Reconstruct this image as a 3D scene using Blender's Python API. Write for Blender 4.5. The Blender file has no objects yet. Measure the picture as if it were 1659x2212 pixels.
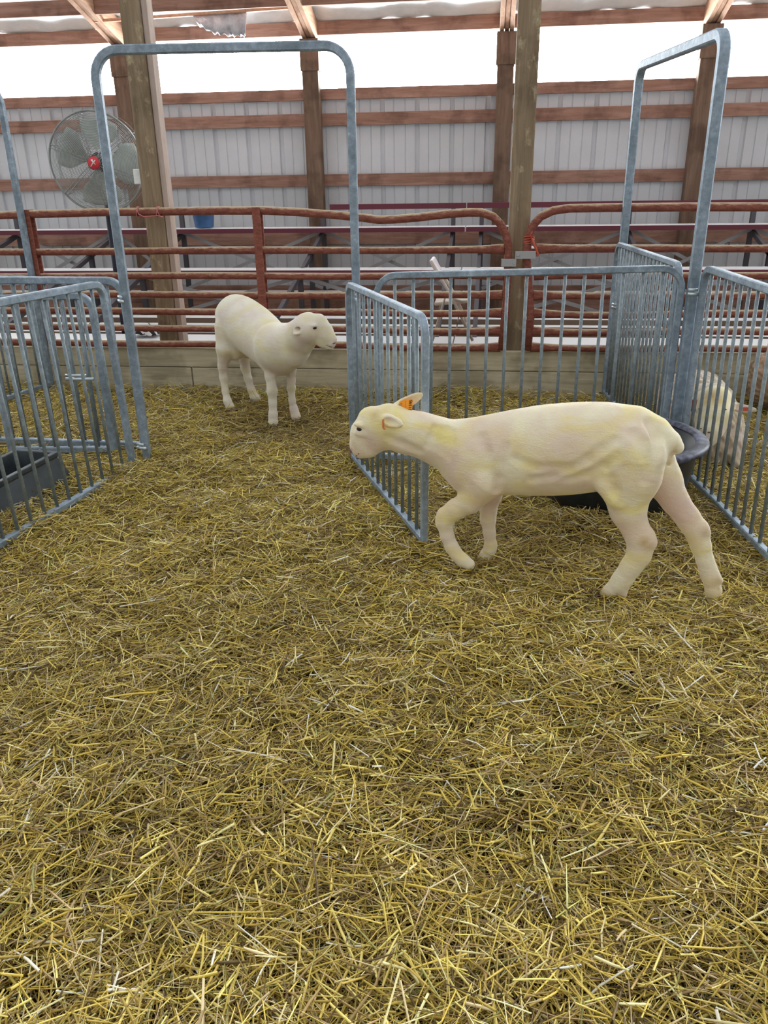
import bpy, bmesh, math, random
import numpy as np
from mathutils import Vector, Matrix

random.seed(7)
RNG = np.random.default_rng(11)
scene = bpy.context.scene
COL = scene.collection

# ------------------------------------------------------------------ camera, world, exposure
F_PX, PITCH, ROLL, YAW, CAM_H = 1731.1029, 0.3966633, -0.0159416, -0.1291153, 1.6
W_PX, H_PX = 1659.0, 2212.0
_fw = np.array([math.sin(YAW) * math.cos(PITCH), math.cos(YAW) * math.cos(PITCH), -math.sin(PITCH)])
_r0 = np.array([math.cos(YAW), -math.sin(YAW), 0.0])
_u0 = np.cross(_r0, _fw)
_rt = _r0 * math.cos(ROLL) + _u0 * math.sin(ROLL)
_up = -_r0 * math.sin(ROLL) + _u0 * math.cos(ROLL)

cam_data = bpy.data.cameras.new('camera')
cam_data.sensor_fit = 'VERTICAL'
cam_data.sensor_height = 36.0
cam_data.lens = 36.0 * F_PX / H_PX
cam_data.clip_start, cam_data.clip_end = 0.05, 200
cam = bpy.data.objects.new('camera', cam_data)
COL.objects.link(cam)
m = Matrix.Identity(4)
for i in range(3):
    m[i][0], m[i][1], m[i][2] = _rt[i], _up[i], -_fw[i]
m[0][3], m[1][3], m[2][3] = 0, 0, CAM_H
cam.matrix_world = m
scene.camera = cam

world = bpy.data.worlds.new('overcast_sky')
scene.world = world
world.use_nodes = True
wn = world.node_tree
bg = wn.nodes['Background']
# overcast sky: dimmer near the horizon in front (the rest of the barn), bright overhead,
# and dazzling low in the sky beyond the open eave (+Y)
tcw = wn.nodes.new('ShaderNodeTexCoord')
sepw = wn.nodes.new('ShaderNodeSeparateXYZ')
wn.links.new(tcw.outputs['Generated'], sepw.inputs[0])


def wrange(sock, a, b, lo, hi):
    n = wn.nodes.new('ShaderNodeMapRange')
    n.inputs['From Min'].default_value, n.inputs['From Max'].default_value = a, b
    n.inputs['To Min'].default_value, n.inputs['To Max'].default_value = lo, hi
    wn.links.new(sock, n.inputs['Value'])
    return n.outputs['Result']


def wmath(op, a, b):
    n = wn.nodes.new('ShaderNodeMath')
    n.operation = op
    wn.links.new(a, n.inputs[0])
    wn.links.new(b, n.inputs[1])
    return n.outputs[0]


SKY_LOW, SKY_TOP, SKY_BACK = 0.52, 0.95, 28.0
dome = wrange(sepw.outputs['Z'], 0.0, 0.75, SKY_LOW, SKY_TOP)
glare = wmath('MULTIPLY', wrange(sepw.outputs['Y'], 0.45, 0.65, 0.0, SKY_BACK), wrange(sepw.outputs['Z'], 0.42, 0.50, 1.0, 0.0))
wn.links.new(wmath('ADD', dome, glare), bg.inputs['Strength'])
bg.inputs['Color'].default_value = (0.95, 0.985, 1.0, 1)

scene.view_settings.view_transform = 'Standard'
scene.view_settings.look = 'None'
scene.view_settings.gamma = 1.0
scene.view_settings.use_curve_mapping = False
scene.view_settings.exposure = 0.12


def ray(x, y):
    return _fw + _rt * (x - W_PX / 2) / F_PX - _up * (y - H_PX / 2) / F_PX


def at(x, y, Y):                      # point of the photograph's ray on the vertical plane at depth Y
    d = ray(x, y)
    t = Y / d[1]
    return np.array([d[0] * t, Y, CAM_H + d[2] * t])


def gnd(x, y, z=0.0):
    d = ray(x, y)
    t = (z - CAM_H) / d[2]
    return np.array([d[0] * t, d[1] * t, z])


def onplane(x, y, o, n):
    d = ray(x, y)
    t = ((o[0] * n[0] + o[1] * n[1])) / (d[0] * n[0] + d[1] * n[1])
    return np.array([d[0] * t, d[1] * t, CAM_H + d[2] * t])


def depth_of(p):
    return float(np.dot(np.asarray(p) - np.array([0, 0, CAM_H]), _fw))


# ------------------------------------------------------------------ materials
def S(r, g, b):
    f = lambda c: (c / 255 / 12.92) if c / 255 <= 0.04045 else ((c / 255 + 0.055) / 1.055) ** 2.4
    return (f(r), f(g), f(b), 1.0)


def new_mat(name, rough=0.6, metal=0.0, spec=0.4):
    mt = bpy.data.materials.new(name)
    mt.use_nodes = True
    nt = mt.node_tree
    b = nt.nodes['Principled BSDF']
    b.inputs['Roughness'].default_value = rough
    b.inputs['Metallic'].default_value = metal
    b.inputs['Specular IOR Level'].default_value = spec
    return mt, nt, b


def coords(nt, scale=(1, 1, 1), kind='Object'):
    tc = nt.nodes.new('ShaderNodeTexCoord')
    mp = nt.nodes.new('ShaderNodeMapping')
    mp.inputs['Scale'].default_value = scale
    nt.links.new(tc.outputs[kind], mp.inputs['Vector'])
    return mp.outputs['Vector']


def noise(nt, vec, scale, detail=4, rough=0.6, dist=0.0):
    n = nt.nodes.new('ShaderNodeTexNoise')
    n.inputs['Scale'].default_value = scale
    n.inputs['Detail'].default_value = detail
    n.inputs['Roughness'].default_value = rough
    n.inputs['Distortion'].default_value = dist
    nt.links.new(vec, n.inputs['Vector'])
    return n.outputs['Fac']


def ramp(nt, fac, stops):
    r = nt.nodes.new('ShaderNodeValToRGB')
    cr = r.color_ramp
    while len(cr.elements) < len(stops):
        cr.elements.new(0.5)
    for e, (p, c) in zip(cr.elements, stops):
        e.position = p
        e.color = c if len(c) == 4 else (*c, 1)
    nt.links.new(fac, r.inputs['Fac'])
    return r.outputs['Color']


def mixc(nt, fac, a, b, mode='MIX'):
    n = nt.nodes.new('ShaderNodeMix')
    n.data_type = 'RGBA'
    n.blend_type = mode
    for sock, v in ((n.inputs[0], fac), (n.inputs[6], a), (n.inputs[7], b)):
        if isinstance(v, (int, float)):
            sock.default_value = v
        elif isinstance(v, tuple):
            sock.default_value = v
        else:
            nt.links.new(v, sock)
    return n.outputs[2]


def bump(nt, b, h, strength=0.3, dist=0.01):
    n = nt.nodes.new('ShaderNodeBump')
    n.inputs['Strength'].default_value = strength
    n.inputs['Distance'].default_value = dist
    nt.links.new(h, n.inputs['Height'])
    nt.links.new(n.outputs['Normal'], b.inputs['Normal'])


def wood(name, c0, c1, c2, axis, rough=0.8, stain=0.35, dust=None):
    mt, nt, b = new_mat(name, rough, 0, 0.2)
    sc = [13, 13, 13]
    sc[axis] = 1.1
    v = coords(nt, tuple(sc))
    g = noise(nt, v, 1.6, 6, 0.65, 0.6)
    v2 = coords(nt)
    kn = noise(nt, v2, 3.1, 3, 0.6)
    c = ramp(nt, g, [(0.2, c0), (0.5, c1), (0.8, c2)])
    dk = ramp(nt, kn, [(0.38, (c0[0] * 0.45, c0[1] * 0.45, c0[2] * 0.45, 1)), (0.52, (1, 1, 1, 1))])
    c = mixc(nt, stain, c, dk, 'MULTIPLY')
    if dust:
        dn = noise(nt, coords(nt, (1, 1, 0.6)), 11, 5, 0.7)
        c = mixc(nt, ramp(nt, dn, [(0.56, (0, 0, 0, 1)), (0.70, (0.8, 0.8, 0.8, 1))]), c, dust)
    nt.links.new(c, b.inputs['Base Color'])
    bump(nt, b, g, 0.6, 0.006)
    return mt


M = {}
M['lumber'] = wood('weathered_red_lumber', S(126, 94, 80), S(166, 128, 112), S(192, 156, 142), 0)
M['lumber_v'] = wood('weathered_brown_post', S(98, 78, 66), S(128, 104, 88), S(150, 126, 110), 2)
M['rafter'] = wood('pale_rafter_lumber', S(170, 128, 104), S(205, 165, 138), S(224, 190, 165), 1, stain=0.15)
M['post'] = wood('grey_timber_post', S(116, 98, 78), S(146, 126, 102), S(178, 160, 136), 2, stain=0.25, dust=S(196, 180, 148))
M['curb'] = wood('weathered_curb_board', S(146, 134, 108), S(190, 178, 150), S(214, 204, 178), 0, stain=0.35)
M['brace'] = wood('pale_side_board', S(170, 150, 138), S(192, 172, 160), S(208, 190, 178), 2, stain=0.15)

mt, nt, b = new_mat('galvanised_steel', 0.58, 0.3, 0.35)
v = coords(nt)
g = noise(nt, v, 28, 5, 0.7)
g2 = noise(nt, v, 4, 2, 0.5)
c = ramp(nt, g, [(0.3, S(124, 138, 152)), (0.55, S(152, 166, 180)), (0.75, S(186, 198, 210))])
c2 = ramp(nt, g2, [(0.35, S(190, 194, 190)), (0.6, S(255, 255, 255))])
nt.links.new(mixc(nt, 0.6, c, c2, 'MULTIPLY'), b.inputs['Base Color'])
M['galv'] = mt

mt, nt, b = new_mat('galvanised_bar', 0.55, 0.3, 0.4)
v = coords(nt)
g = noise(nt, v, 30, 4, 0.7)
nt.links.new(ramp(nt, g, [(0.3, S(112, 122, 127)), (0.7, S(152, 164, 170))]), b.inputs['Base Color'])
M['bar'] = mt

# rusty red paint with hay dust that has settled on the upward faces of the pipes
mt, nt, b = new_mat('rusty_red_pipe', 0.75, 0.0, 0.3)
v = coords(nt, (1, 3, 3))
g = noise(nt, v, 16, 6, 0.75)
rust = ramp(nt, g, [(0.3, S(100, 52, 42)), (0.55, S(140, 82, 68)), (0.75, S(168, 116, 98))])
gm = nt.nodes.new('ShaderNodeNewGeometry')
sp = nt.nodes.new('ShaderNodeSeparateXYZ')
nt.links.new(gm.outputs['Normal'], sp.inputs[0])
ad = nt.nodes.new('ShaderNodeMath')
ad.operation = 'MULTIPLY_ADD'
nt.links.new(g, ad.inputs[0])
ad.inputs[1].default_value = 1.1
sc_ = nt.nodes.new('ShaderNodeMath')
sc_.operation = 'MULTIPLY_ADD'
nt.links.new(sp.outputs['Z'], sc_.inputs[0])
sc_.inputs[1].default_value = 0.75
sc_.inputs[2].default_value = -0.22
nt.links.new(sc_.outputs[0], ad.inputs[2])
dm = ramp(nt, ad.outputs[0], [(0.66, (0, 0, 0, 1)), (1.0, (1, 1, 1, 1))])
nt.links.new(mixc(nt, dm, rust, S(186, 164, 132)), b.inputs['Base Color'])
bump(nt, b, g, 0.3, 0.006)
M['rust'] = mt

mt, nt, b = new_mat('ribbed_white_siding', 0.55, 0.0, 0.3)
v = coords(nt)
g = noise(nt, v, 1.2, 4, 0.6)
nt.links.new(ramp(nt, g, [(0.3, S(208, 210, 214)), (0.7, S(222, 224, 230))]), b.inputs['Base Color'])
M['siding'] = mt

mt, nt, b = new_mat('bleacher_aluminium', 0.4, 0.15, 0.5)
b.inputs['Base Color'].default_value = S(248, 248, 250)
M['alu'] = mt
mt, nt, b = new_mat('maroon_paint', 0.5, 0.0, 0.4)
b.inputs['Base Color'].default_value = S(104, 44, 58)
M['maroon'] = mt
mt, nt, b = new_mat('brown_plank_edge', 0.8, 0.0, 0.2)
b.inputs['Base Color'].default_value = S(132, 112, 98)
M['edge'] = mt
mt, nt, b = new_mat('dull_grey_angle_iron', 0.6, 0.3, 0.4)
b.inputs['Base Color'].default_value = S(172, 170, 172)
M['iron'] = mt
mt, nt, b = new_mat('dark_angle_iron', 0.6, 0.3, 0.4)
b.inputs['Base Color'].default_value = S(84, 80, 86)
M['iron_dark'] = mt

mt, nt, b = new_mat('white_vinyl_insulation', 0.3, 0.0, 0.5)
v = coords(nt)
g = noise(nt, v, 6, 3, 0.6)
nt.links.new(ramp(nt, g, [(0.3, S(232, 240, 240)), (0.7, S(250, 253, 253))]), b.inputs['Base Color'])
bump(nt, b, g, 0.4, 0.03)
b.inputs['Transmission Weight'].default_value = 0.0
M['vinyl'] = mt
mt, nt, b = new_mat('torn_foil', 0.3, 0.35, 0.5)
v = coords(nt)
g = noise(nt, v, 9, 4, 0.6)
nt.links.new(ramp(nt, g, [(0.3, S(186, 184, 194)), (0.7, S(240, 240, 244))]), b.inputs['Base Color'])
bump(nt, b, g, 0.7, 0.03)
M['foil'] = mt

mt, nt, b = new_mat('black_rubber', 0.42, 0.0, 0.5)
v = coords(nt)
g = noise(nt, v, 7, 5, 0.65)
nt.links.new(ramp(nt, g, [(0.4, S(16, 19, 23)), (0.7, S(36, 42, 48))]), b.inputs['Base Color'])
M['rubber'] = mt
mt, nt, b = new_mat('worn_highlit_rubber_rim', 0.5, 0.0, 0.3)
v = coords(nt)
g = noise(nt, v, 14, 4, 0.6)
nt.links.new(ramp(nt, g, [(0.42, S(36, 38, 48)), (0.68, S(112, 114, 138))]), b.inputs['Base Color'])  # mottling: wear, plus the rim's lavender highlights painted into the colour
M['rim'] = mt
mt, nt, b = new_mat('grey_black_trough_plastic', 0.5, 0.0, 0.4)
v = coords(nt)
g = noise(nt, v, 6, 4, 0.6)
nt.links.new(ramp(nt, g, [(0.35, S(44, 50, 54)), (0.7, S(78, 84, 88))]), b.inputs['Base Color'])
M['trough'] = mt


def plain(name, rgb, rough=0.6, metal=0.0, sc=8, amp=0.18):
    mt, nt, b = new_mat(name, rough, metal, 0.35)
    v = coords(nt)
    g = noise(nt, v, sc, 3, 0.6)
    c = S(*rgb)
    lo = tuple(x * (1 - amp) for x in c[:3]) + (1,)
    hi = tuple(min(1, x * (1 + amp)) for x in c[:3]) + (1,)
    nt.links.new(ramp(nt, g, [(0.3, lo), (0.7, hi)]), b.inputs['Base Color'])
    return mt


M['fan_grey'] = plain('fan_guard_wire', (150, 154, 152), 0.45, 0.4)
M['fan_blade'] = plain('fan_blade_grey', (188, 194, 190), 0.5, 0.2)
M['fan_red'] = plain('fan_hub_red', (214, 66, 74), 0.5)
M['white'] = plain('white_plastic', (232, 232, 230), 0.5)
M['navy'] = plain('navy_black_steel', (34, 38, 54), 0.5)
M['blue'] = plain('blue_plastic', (66, 104, 150), 0.5)
M['chair'] = plain('beige_chair', (196, 184, 172), 0.5)
M['chair_back'] = plain('white_chair_back', (226, 216, 222), 0.4)
M['orange'] = plain('orange_tag_plastic', (246, 160, 50), 0.45, amp=0.05)
M['tag_edge'] = plain('orange_tag_edge', (228, 132, 82), 0.5)
M['orange_red'] = plain('orange_twine', (200, 92, 66), 0.7)
M['pink_twine'] = plain('pink_twine', (196, 120, 116), 0.7)
M['ink'] = plain('black_ink', (24, 20, 18), 0.7)
M['eye'] = plain('dark_eye', (44, 30, 30), 0.15)
M['nostril'] = plain('dark_pink_nostril', (120, 84, 84), 0.6)
M['scab'] = plain('red_nick', (150, 60, 60), 0.6)
M['hinge'] = plain('bright_zinc', (196, 206, 212), 0.35, 0.7)
M['red_tag'] = plain('dark_red_tag', (130, 48, 32), 0.6)
M['black'] = plain('black_scrap', (30, 30, 32), 0.6)
M['hoof'] = plain('pale_hoof', (190, 172, 140), 0.6)

# bare bedding ground under the loose straw
mt, nt, b = new_mat('trampled_bedding', 0.95, 0, 0.1)
v = coords(nt)
g = noise(nt, v, 26, 6, 0.75)
g2 = noise(nt, v, 1.3, 3, 0.6)
c = ramp(nt, g, [(0.3, S(40, 30, 12)), (0.5, S(80, 64, 30)), (0.7, S(124, 104, 52))])
c2 = ramp(nt, g2, [(0.38, S(168, 150, 130)), (0.58, S(255, 255, 255))])
nt.links.new(mixc(nt, 0.75, c, c2, 'MULTIPLY'), b.inputs['Base Color'])
bump(nt, b, g, 0.8, 0.02)
M['bedding'] = mt
mt, nt, b = new_mat('dusty_floor', 0.95, 0, 0.1)
v = coords(nt)
g = noise(nt, v, 3, 5, 0.7)
nt.links.new(ramp(nt, g, [(0.3, S(96, 84, 68)), (0.7, S(132, 118, 98))]), b.inputs['Base Color'])
M['dust'] = mt

mt, nt, b = new_mat('loose_straw', 0.55, 0, 0.35)
at_ = nt.nodes.new('ShaderNodeAttribute')
at_.attribute_name = 'straw_colour'
nt.links.new(at_.outputs['Color'], b.inputs['Base Color'])
M['straw'] = mt


def fleece(name, base, yellow, pink, stain, bumpsc=90, bstr=0.35, ridges=True, patch=5.0):
    mt, nt, b = new_mat(name, 0.85, 0, 0.15)
    b.inputs['Subsurface Weight'].default_value = 0.0
    b.inputs['Sheen Weight'].default_value = 0.25
    v = coords(nt)
    n1 = noise(nt, coords(nt, (1, 1, 2.2)), patch, 3, 0.5, 0.8)
    n2 = noise(nt, coords(nt, (1.3, 1.3, 1.6)), patch * 0.8, 3, 0.5, 0.4)
    c = mixc(nt, ramp(nt, n1, [(0.42, (0, 0, 0, 1)), (0.66, (1, 1, 1, 1))]), base, yellow)
    at1 = nt.nodes.new('ShaderNodeAttribute')
    at1.attribute_name = 'skin'
    sx = nt.nodes.new('ShaderNodeSeparateXYZ')
    nt.links.new(at1.outputs['Vector'], sx.inputs[0])
    md = nt.nodes.new('ShaderNodeMath')
    md.operation = 'ADD'
    nt.links.new(n2, md.inputs[0])
    nt.links.new(sx.outputs['X'], md.inputs[1])
    c = mixc(nt, ramp(nt, md.outputs[0], [(0.42, (0, 0, 0, 1)), (0.80, (1, 1, 1, 1))]), c, pink)
    c = mixc(nt, sx.outputs['Y'], c, stain)
    c = mixc(nt, sx.outputs['Z'], c, S(150, 60, 60))
    nt.links.new(c, b.inputs['Base Color'])
    fine = noise(nt, v, bumpsc, 3, 0.7)
    if ridges:
        # clipper tracks and skin folds that run along the body, over a short nap
        wv = nt.nodes.new('ShaderNodeTexWave')
        wv.inputs['Scale'].default_value = 13
        wv.inputs['Distortion'].default_value = 9
        wv.inputs['Detail'].default_value = 3
        wv.inputs['Detail Scale'].default_value = 1.0
        wv.wave_profile = 'SAW'
        wv.bands_direction = 'Z'
        nt.links.new(coords(nt, (0.4, 0.4, 1.0)), wv.inputs['Vector'])
        fold = noise(nt, coords(nt, (1, 1, 2.6)), 9, 4, 0.65, 1.2)
        nap = noise(nt, v, 260, 2, 0.6)
        tot = None
        for sock, amt in ((wv.outputs['Fac'], 0.07), (fold, 1.1), (fine, 0.4), (nap, 0.5)):
            ma = nt.nodes.new('ShaderNodeMath')
            ma.operation = 'MULTIPLY_ADD'
            nt.links.new(sock, ma.inputs[0])
            ma.inputs[1].default_value = amt
            if tot is None:
                ma.inputs[2].default_value = 0
            else:
                nt.links.new(tot, ma.inputs[2])
            tot = ma.outputs[0]
        fine = tot
        bump(nt, b, fine, 0.45, 0.009)
    else:
        bump(nt, b, fine, bstr, 0.006)
    return mt


M['fleece'] = fleece('shorn_cream_fleece', S(236, 226, 196), S(234, 218, 150), S(220, 194, 178), S(176, 138, 74))
M['fleece_lamb'] = fleece('shorn_white_fleece', S(238, 231, 212), S(234, 222, 178), S(224, 206, 198), S(178, 150, 92))
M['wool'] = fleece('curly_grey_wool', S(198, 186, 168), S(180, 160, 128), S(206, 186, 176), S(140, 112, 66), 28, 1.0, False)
M['wool_shade'] = fleece('brown_wool_in_shade', S(140, 116, 84), S(120, 98, 66), S(196, 160, 140), S(110, 84, 50), 28, 1.0, False)  # brown wool, its colours darkened to carry the shade this sheep lies in


# ------------------------------------------------------------------ mesh helpers
class MB:
    def __init__(self):
        self.v, self.f, self.mi = [], [], []

    def add(self, verts, faces, mi=0):
        o = len(self.v)
        self.v += [tuple(map(float, p)) for p in verts]
        self.f += [tuple(i + o for i in fc) for fc in faces]
        self.mi += [mi] * len(faces)
        return self

    def box(self, lo, hi, mi=0, bev=0.0):
        x0, y0, z0 = lo
        x1, y1, z1 = hi
        vs = [(x0, y0, z0), (x1, y0, z0), (x1, y1, z0), (x0, y1, z0), (x0, y0, z1), (x1, y0, z1), (x1, y1, z1), (x0, y1, z1)]
        return self.add(vs, [(3, 2, 1, 0), (4, 5, 6, 7), (0, 1, 5, 4), (1, 2, 6, 5), (2, 3, 7, 6), (3, 0, 4, 7)], mi)

    def bar(self, a, b, w, h, up=(0, 0, 1), mi=0):     # rectangular bar from a to b
        a, b, up = np.array(a, float), np.array(b, float), np.array(up, float)
        t = b - a
        t /= np.linalg.norm(t)
        s = np.cross(t, up)
        s /= np.linalg.norm(s)
        u = np.cross(s, t)
        vs = []
        for p in (a, b):
            for i, j in ((-1, -1), (1, -1), (1, 1), (-1, 1)):
                vs.append(p + s * i * w / 2 + u * j * h / 2)
        return self.add(vs, [(3, 2, 1, 0), (4, 5, 6, 7), (0, 1, 5, 4), (1, 2, 6, 5), (2, 3, 7, 6), (3, 0, 4, 7)], mi)

    def tube(self, pts, r, n=10, closed=False, square=False, normal=None, scales=None, mi=0):
        P = np.array(pts, float)
        k = len(P)
        if square:
            q = 0.72
            prof = [(1, -q), (1, q), (q, 1), (-q, 1), (-1, q), (-1, -q), (-q, -1), (q, -1)]
        else:
            prof = [(math.cos(2 * math.pi * i / n), math.sin(2 * math.pi * i / n)) for i in range(n)]
        n = len(prof)
        vs = []
        ref = np.array(normal, float) if normal is not None else None
        prev = None
        for i in range(k):
            if closed:
                t0, t1 = P[i] - P[i - 1], P[(i + 1) % k] - P[i]
            else:
                t0 = P[i] - P[i - 1] if i > 0 else P[1] - P[0]
                t1 = P[i + 1] - P[i] if i < k - 1 else P[-1] - P[-2]
            t0 = t0 / (np.linalg.norm(t0) + 1e-12)
            t1 = t1 / (np.linalg.norm(t1) + 1e-12)
            t = t0 + t1
            t /= np.linalg.norm(t) + 1e-12
            mit = 1.0 / max(0.6, float(np.dot(t, t0)))
            if ref is not None:
                nn = ref - t * np.dot(ref, t)
            else:
                base = prev if prev is not None else (np.array([0, 0, 1.0]) if abs(t[2]) < 0.9 else np.array([1.0, 0, 0]))
                nn = base - t * np.dot(base, t)
            nn /= np.linalg.norm(nn) + 1e-12
            prev = nn
            bb = np.cross(t, nn)
            rr = r[i] if hasattr(r, '__len__') else r
            su, sv = scales[i] if scales else (1, 1)
            for cx, cy in prof:
                vs.append(P[i] + nn * cx * rr * su + bb * cy * rr * sv * (mit if ref is not None else 1))
        fs = []
        last = k if closed else k - 1
        for i in range(last):
            j = (i + 1) % k
            for a in range(n):
                c = (a + 1) % n
                fs.append((i * n + a, i * n + c, j * n + c, j * n + a))
        if not closed:
            fs.append(tuple(range(n - 1, -1, -1)))
            fs.append(tuple((k - 1) * n + a for a in range(n)))
        return self.add(vs, fs, mi)

    def lathe(self, prof, c, n=40, mi=0, axis=(0, 0, 1)):
        ax = np.array(axis, float)
        ax /= np.linalg.norm(ax)
        e1 = np.cross(ax, (0, 0, 1)) if abs(ax[2]) < 0.9 else np.array([1.0, 0, 0])
        e1 = e1 / np.linalg.norm(e1)
        e2 = np.cross(ax, e1)
        c = np.array(c, float)
        vs, fs = [], []
        for r, z in prof:
            for i in range(n):
                a = 2 * math.pi * i / n
                vs.append(c + ax * z + (e1 * math.cos(a) + e2 * math.sin(a)) * r)
        for j in range(len(prof) - 1):
            for i in range(n):
                k2 = (i + 1) % n
                fs.append((j * n + i, j * n + k2, (j + 1) * n + k2, (j + 1) * n + i))
        return self.add(vs, fs, mi)

    def build(self, name, mats, parent=None, smooth=False, origin=None, bevel=0.0):
        me = bpy.data.meshes.new(name)
        o0 = np.array(origin if origin is not None else (parent.location if parent is not None and not parent.parent else (0, 0, 0)), float)
        if parent is not None and parent.parent is not None:
            o0 = np.array(parent.matrix_world.translation) if False else np.array(ORIG[parent.name])
        me.from_pydata([tuple(np.array(p) - o0) for p in self.v], [], self.f)
        if not isinstance(mats, (list, tuple)):
            mats = [mats]
        for mm in mats:
            me.materials.append(mm)
        me.polygons.foreach_set('material_index', self.mi)
        if smooth:
            me.polygons.foreach_set('use_smooth', [True] * len(me.polygons))
        me.update()
        bm = bmesh.new()
        bm.from_mesh(me)
        bmesh.ops.recalc_face_normals(bm, faces=bm.faces)
        bm.to_mesh(me)
        bm.free()
        o = bpy.data.objects.new(name, me)
        COL.objects.link(o)
        if parent is not None:
            o.parent = parent
            ORIG[o.name] = tuple(o0)
            if parent.type == 'EMPTY':
                pass
        else:
            o.location = tuple(o0)
            ORIG[o.name] = tuple(o0)
        if bevel > 0:
            md = o.modifiers.new('bevel', 'BEVEL')
            md.width = bevel
            md.segments = 2
            md.limit_method = 'ANGLE'
        return o


ORIG = {}


def thing(name, label, cat, loc, group=None):
    o = bpy.data.objects.new(name, None)
    COL.objects.link(o)
    o.location = tuple(float(c) for c in loc)
    o.empty_display_size = 0.1
    o['label'] = label
    o['category'] = cat
    if group:
        o['group'] = group
    ORIG[o.name] = tuple(float(c) for c in loc)
    return o


def tag(o, label, cat, group=None, kind=None):
    o['label'] = label
    o['category'] = cat
    if group:
        o['group'] = group
    if kind:
        o['kind'] = kind
    return o


def struct(o, label=None):
    o['kind'] = 'structure'
    if label:
        o['label'] = label
    return o


# ------------------------------------------------------------------ bedding height field
_ph = RNG.uniform(0, 6.28, (24, 3))
_fr = [(RNG.uniform(-1, 1) * s, RNG.uniform(-1, 1) * s) for s in np.linspace(2.0, 16.0, 24)]


def bed(x, y):
    x, y = np.asarray(x, float), np.asarray(y, float)
    h = np.zeros_like(x)
    for i, (fx, fy) in enumerate(_fr):
        h += np.sin(fx * x + fy * y + _ph[i, 0]) * (0.012 / (1 + 0.13 * i))
    far = np.clip((y - 4.6) / 1.6, 0, 1)
    h = h * (1 - 0.5 * far)
    for i, (fx, fy) in enumerate(_fr):
        h += np.sin(2.6 * fx * x - 2.2 * fy * y + _ph[i, 1]) * 0.0035 * (1 - 0.6 * far)
    # straw heaped against the left hurdle and trodden low under the right one
    h += 0.07 * np.clip(1 - np.abs(x + 2.35) / 0.35, 0, 1) * np.clip((3.85 - y) / 0.3, 0, 1)
    h += 0.075 * np.clip(1 - np.hypot((x - 0.62) / 0.55, (y - 3.66) / 0.22), 0, 1)
    return h * 0.75


# ------------------------------------------------------------------ structure: floor, back wall, roof
WY = 10.5
nx, ny = 150, 90
xs, ys = np.linspace(-6.5, 5.0, nx), np.linspace(0.0, 6.36, ny)
GX, GY = np.meshgrid(xs, ys, indexing='ij')
GZ = bed(GX, GY) - 0.05
fl = MB()
fl.add(np.stack([GX.ravel(), GY.ravel(), GZ.ravel()], 1),
       [(i * ny + j, (i + 1) * ny + j, (i + 1) * ny + j + 1, i * ny + j + 1) for i in range(nx - 1) for j in range(ny - 1)])
struct(fl.build('floor', M['bedding'], smooth=True), 'trampled straw bedding floor of the pens')
struct(MB().box((-9, 6.36, -0.12), (7, 10.9, -0.03)).build('floor', M['dust']), 'dusty floor under the bleachers')

# ribbed metal siding
prof = []
x = -8.5
pitch = 0.4195
off = (-1.327 % pitch)
k0 = math.floor((-9 - off) / pitch)
xx = []
for k in range(k0, k0 + 44):
    c = off + k * pitch
    xx += [(c - 0.032, 0), (c - 0.020, -0.03), (c + 0.020, -0.03), (c + 0.032, 0)]
    for q in (0.33, 0.66):
        cc = c + pitch * q
        xx += [(cc - 0.010, 0), (cc - 0.005, -0.010), (cc + 0.005, -0.010), (cc + 0.010, 0)]
wl = MB()
vs, fs = [], []
for i, (px, dy) in enumerate(xx):
    for z in (-0.05, 2.52):
        vs.append((px, WY + 0.16 - dy, z))
for i in range(len(xx) - 1):
    fs.append((2 * i, 2 * i + 2, 2 * i + 3, 2 * i + 1))
wl.add(vs, fs)
ob = wl.build('wall_back', M['siding'])
struct(ob, 'ribbed white metal siding of the back wall')
sm = ob.modifiers.new('thick', 'SOLIDIFY')
sm.thickness = 0.004

n_trim = 0


def trim(mb, mat, label, bevel=0.004):
    global n_trim
    n_trim += 1
    return struct(mb.build('trim_%d' % n_trim, mat, bevel=bevel), label)


XL, XR = -8.5, 6.0
trim(MB().box((XL, WY + 0.10, 2.455), (XR, WY + 0.15, 2.575)), M['lumber'], 'reddish lumber sill along the top of the siding')
for (a, bz, nm) in ((2.172, 2.31, 'upper'), (1.495, 1.633, 'middle'), (0.805, 0.95, 'lower')):
    trim(MB().box((XL, WY + 0.10, a), (XR, WY + 0.14, bz)), M['lumber'], nm + ' reddish lumber girt on the back wall')
trim(MB().box((XL, WY + 0.10, -0.05), (XR, WY + 0.14, 0.30)), M['lumber'], 'skirt board at the foot of the back wall')
trim(MB().box((XL, WY + 0.10, 3.13), (XR, WY + 0.15, 3.27)), M['lumber'], 'reddish lumber header above the open eave')
posts_x = [-6.79, -4.47, -2.149, 0.118, 2.344, 4.6]
for i, px in enumerate(posts_x):
    mb = MB().box((px - 0.095, WY - 0.05, -0.05), (px + 0.095, WY + 0.10, 2.83))
    mb.box((px - 0.11, WY - 0.06, 2.75), (px + 0.11, WY + 0.12, 3.08))
    trim(mb, M['lumber_v'], 'brown wooden wall post standing against the siding')
SL = 0.30
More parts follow.
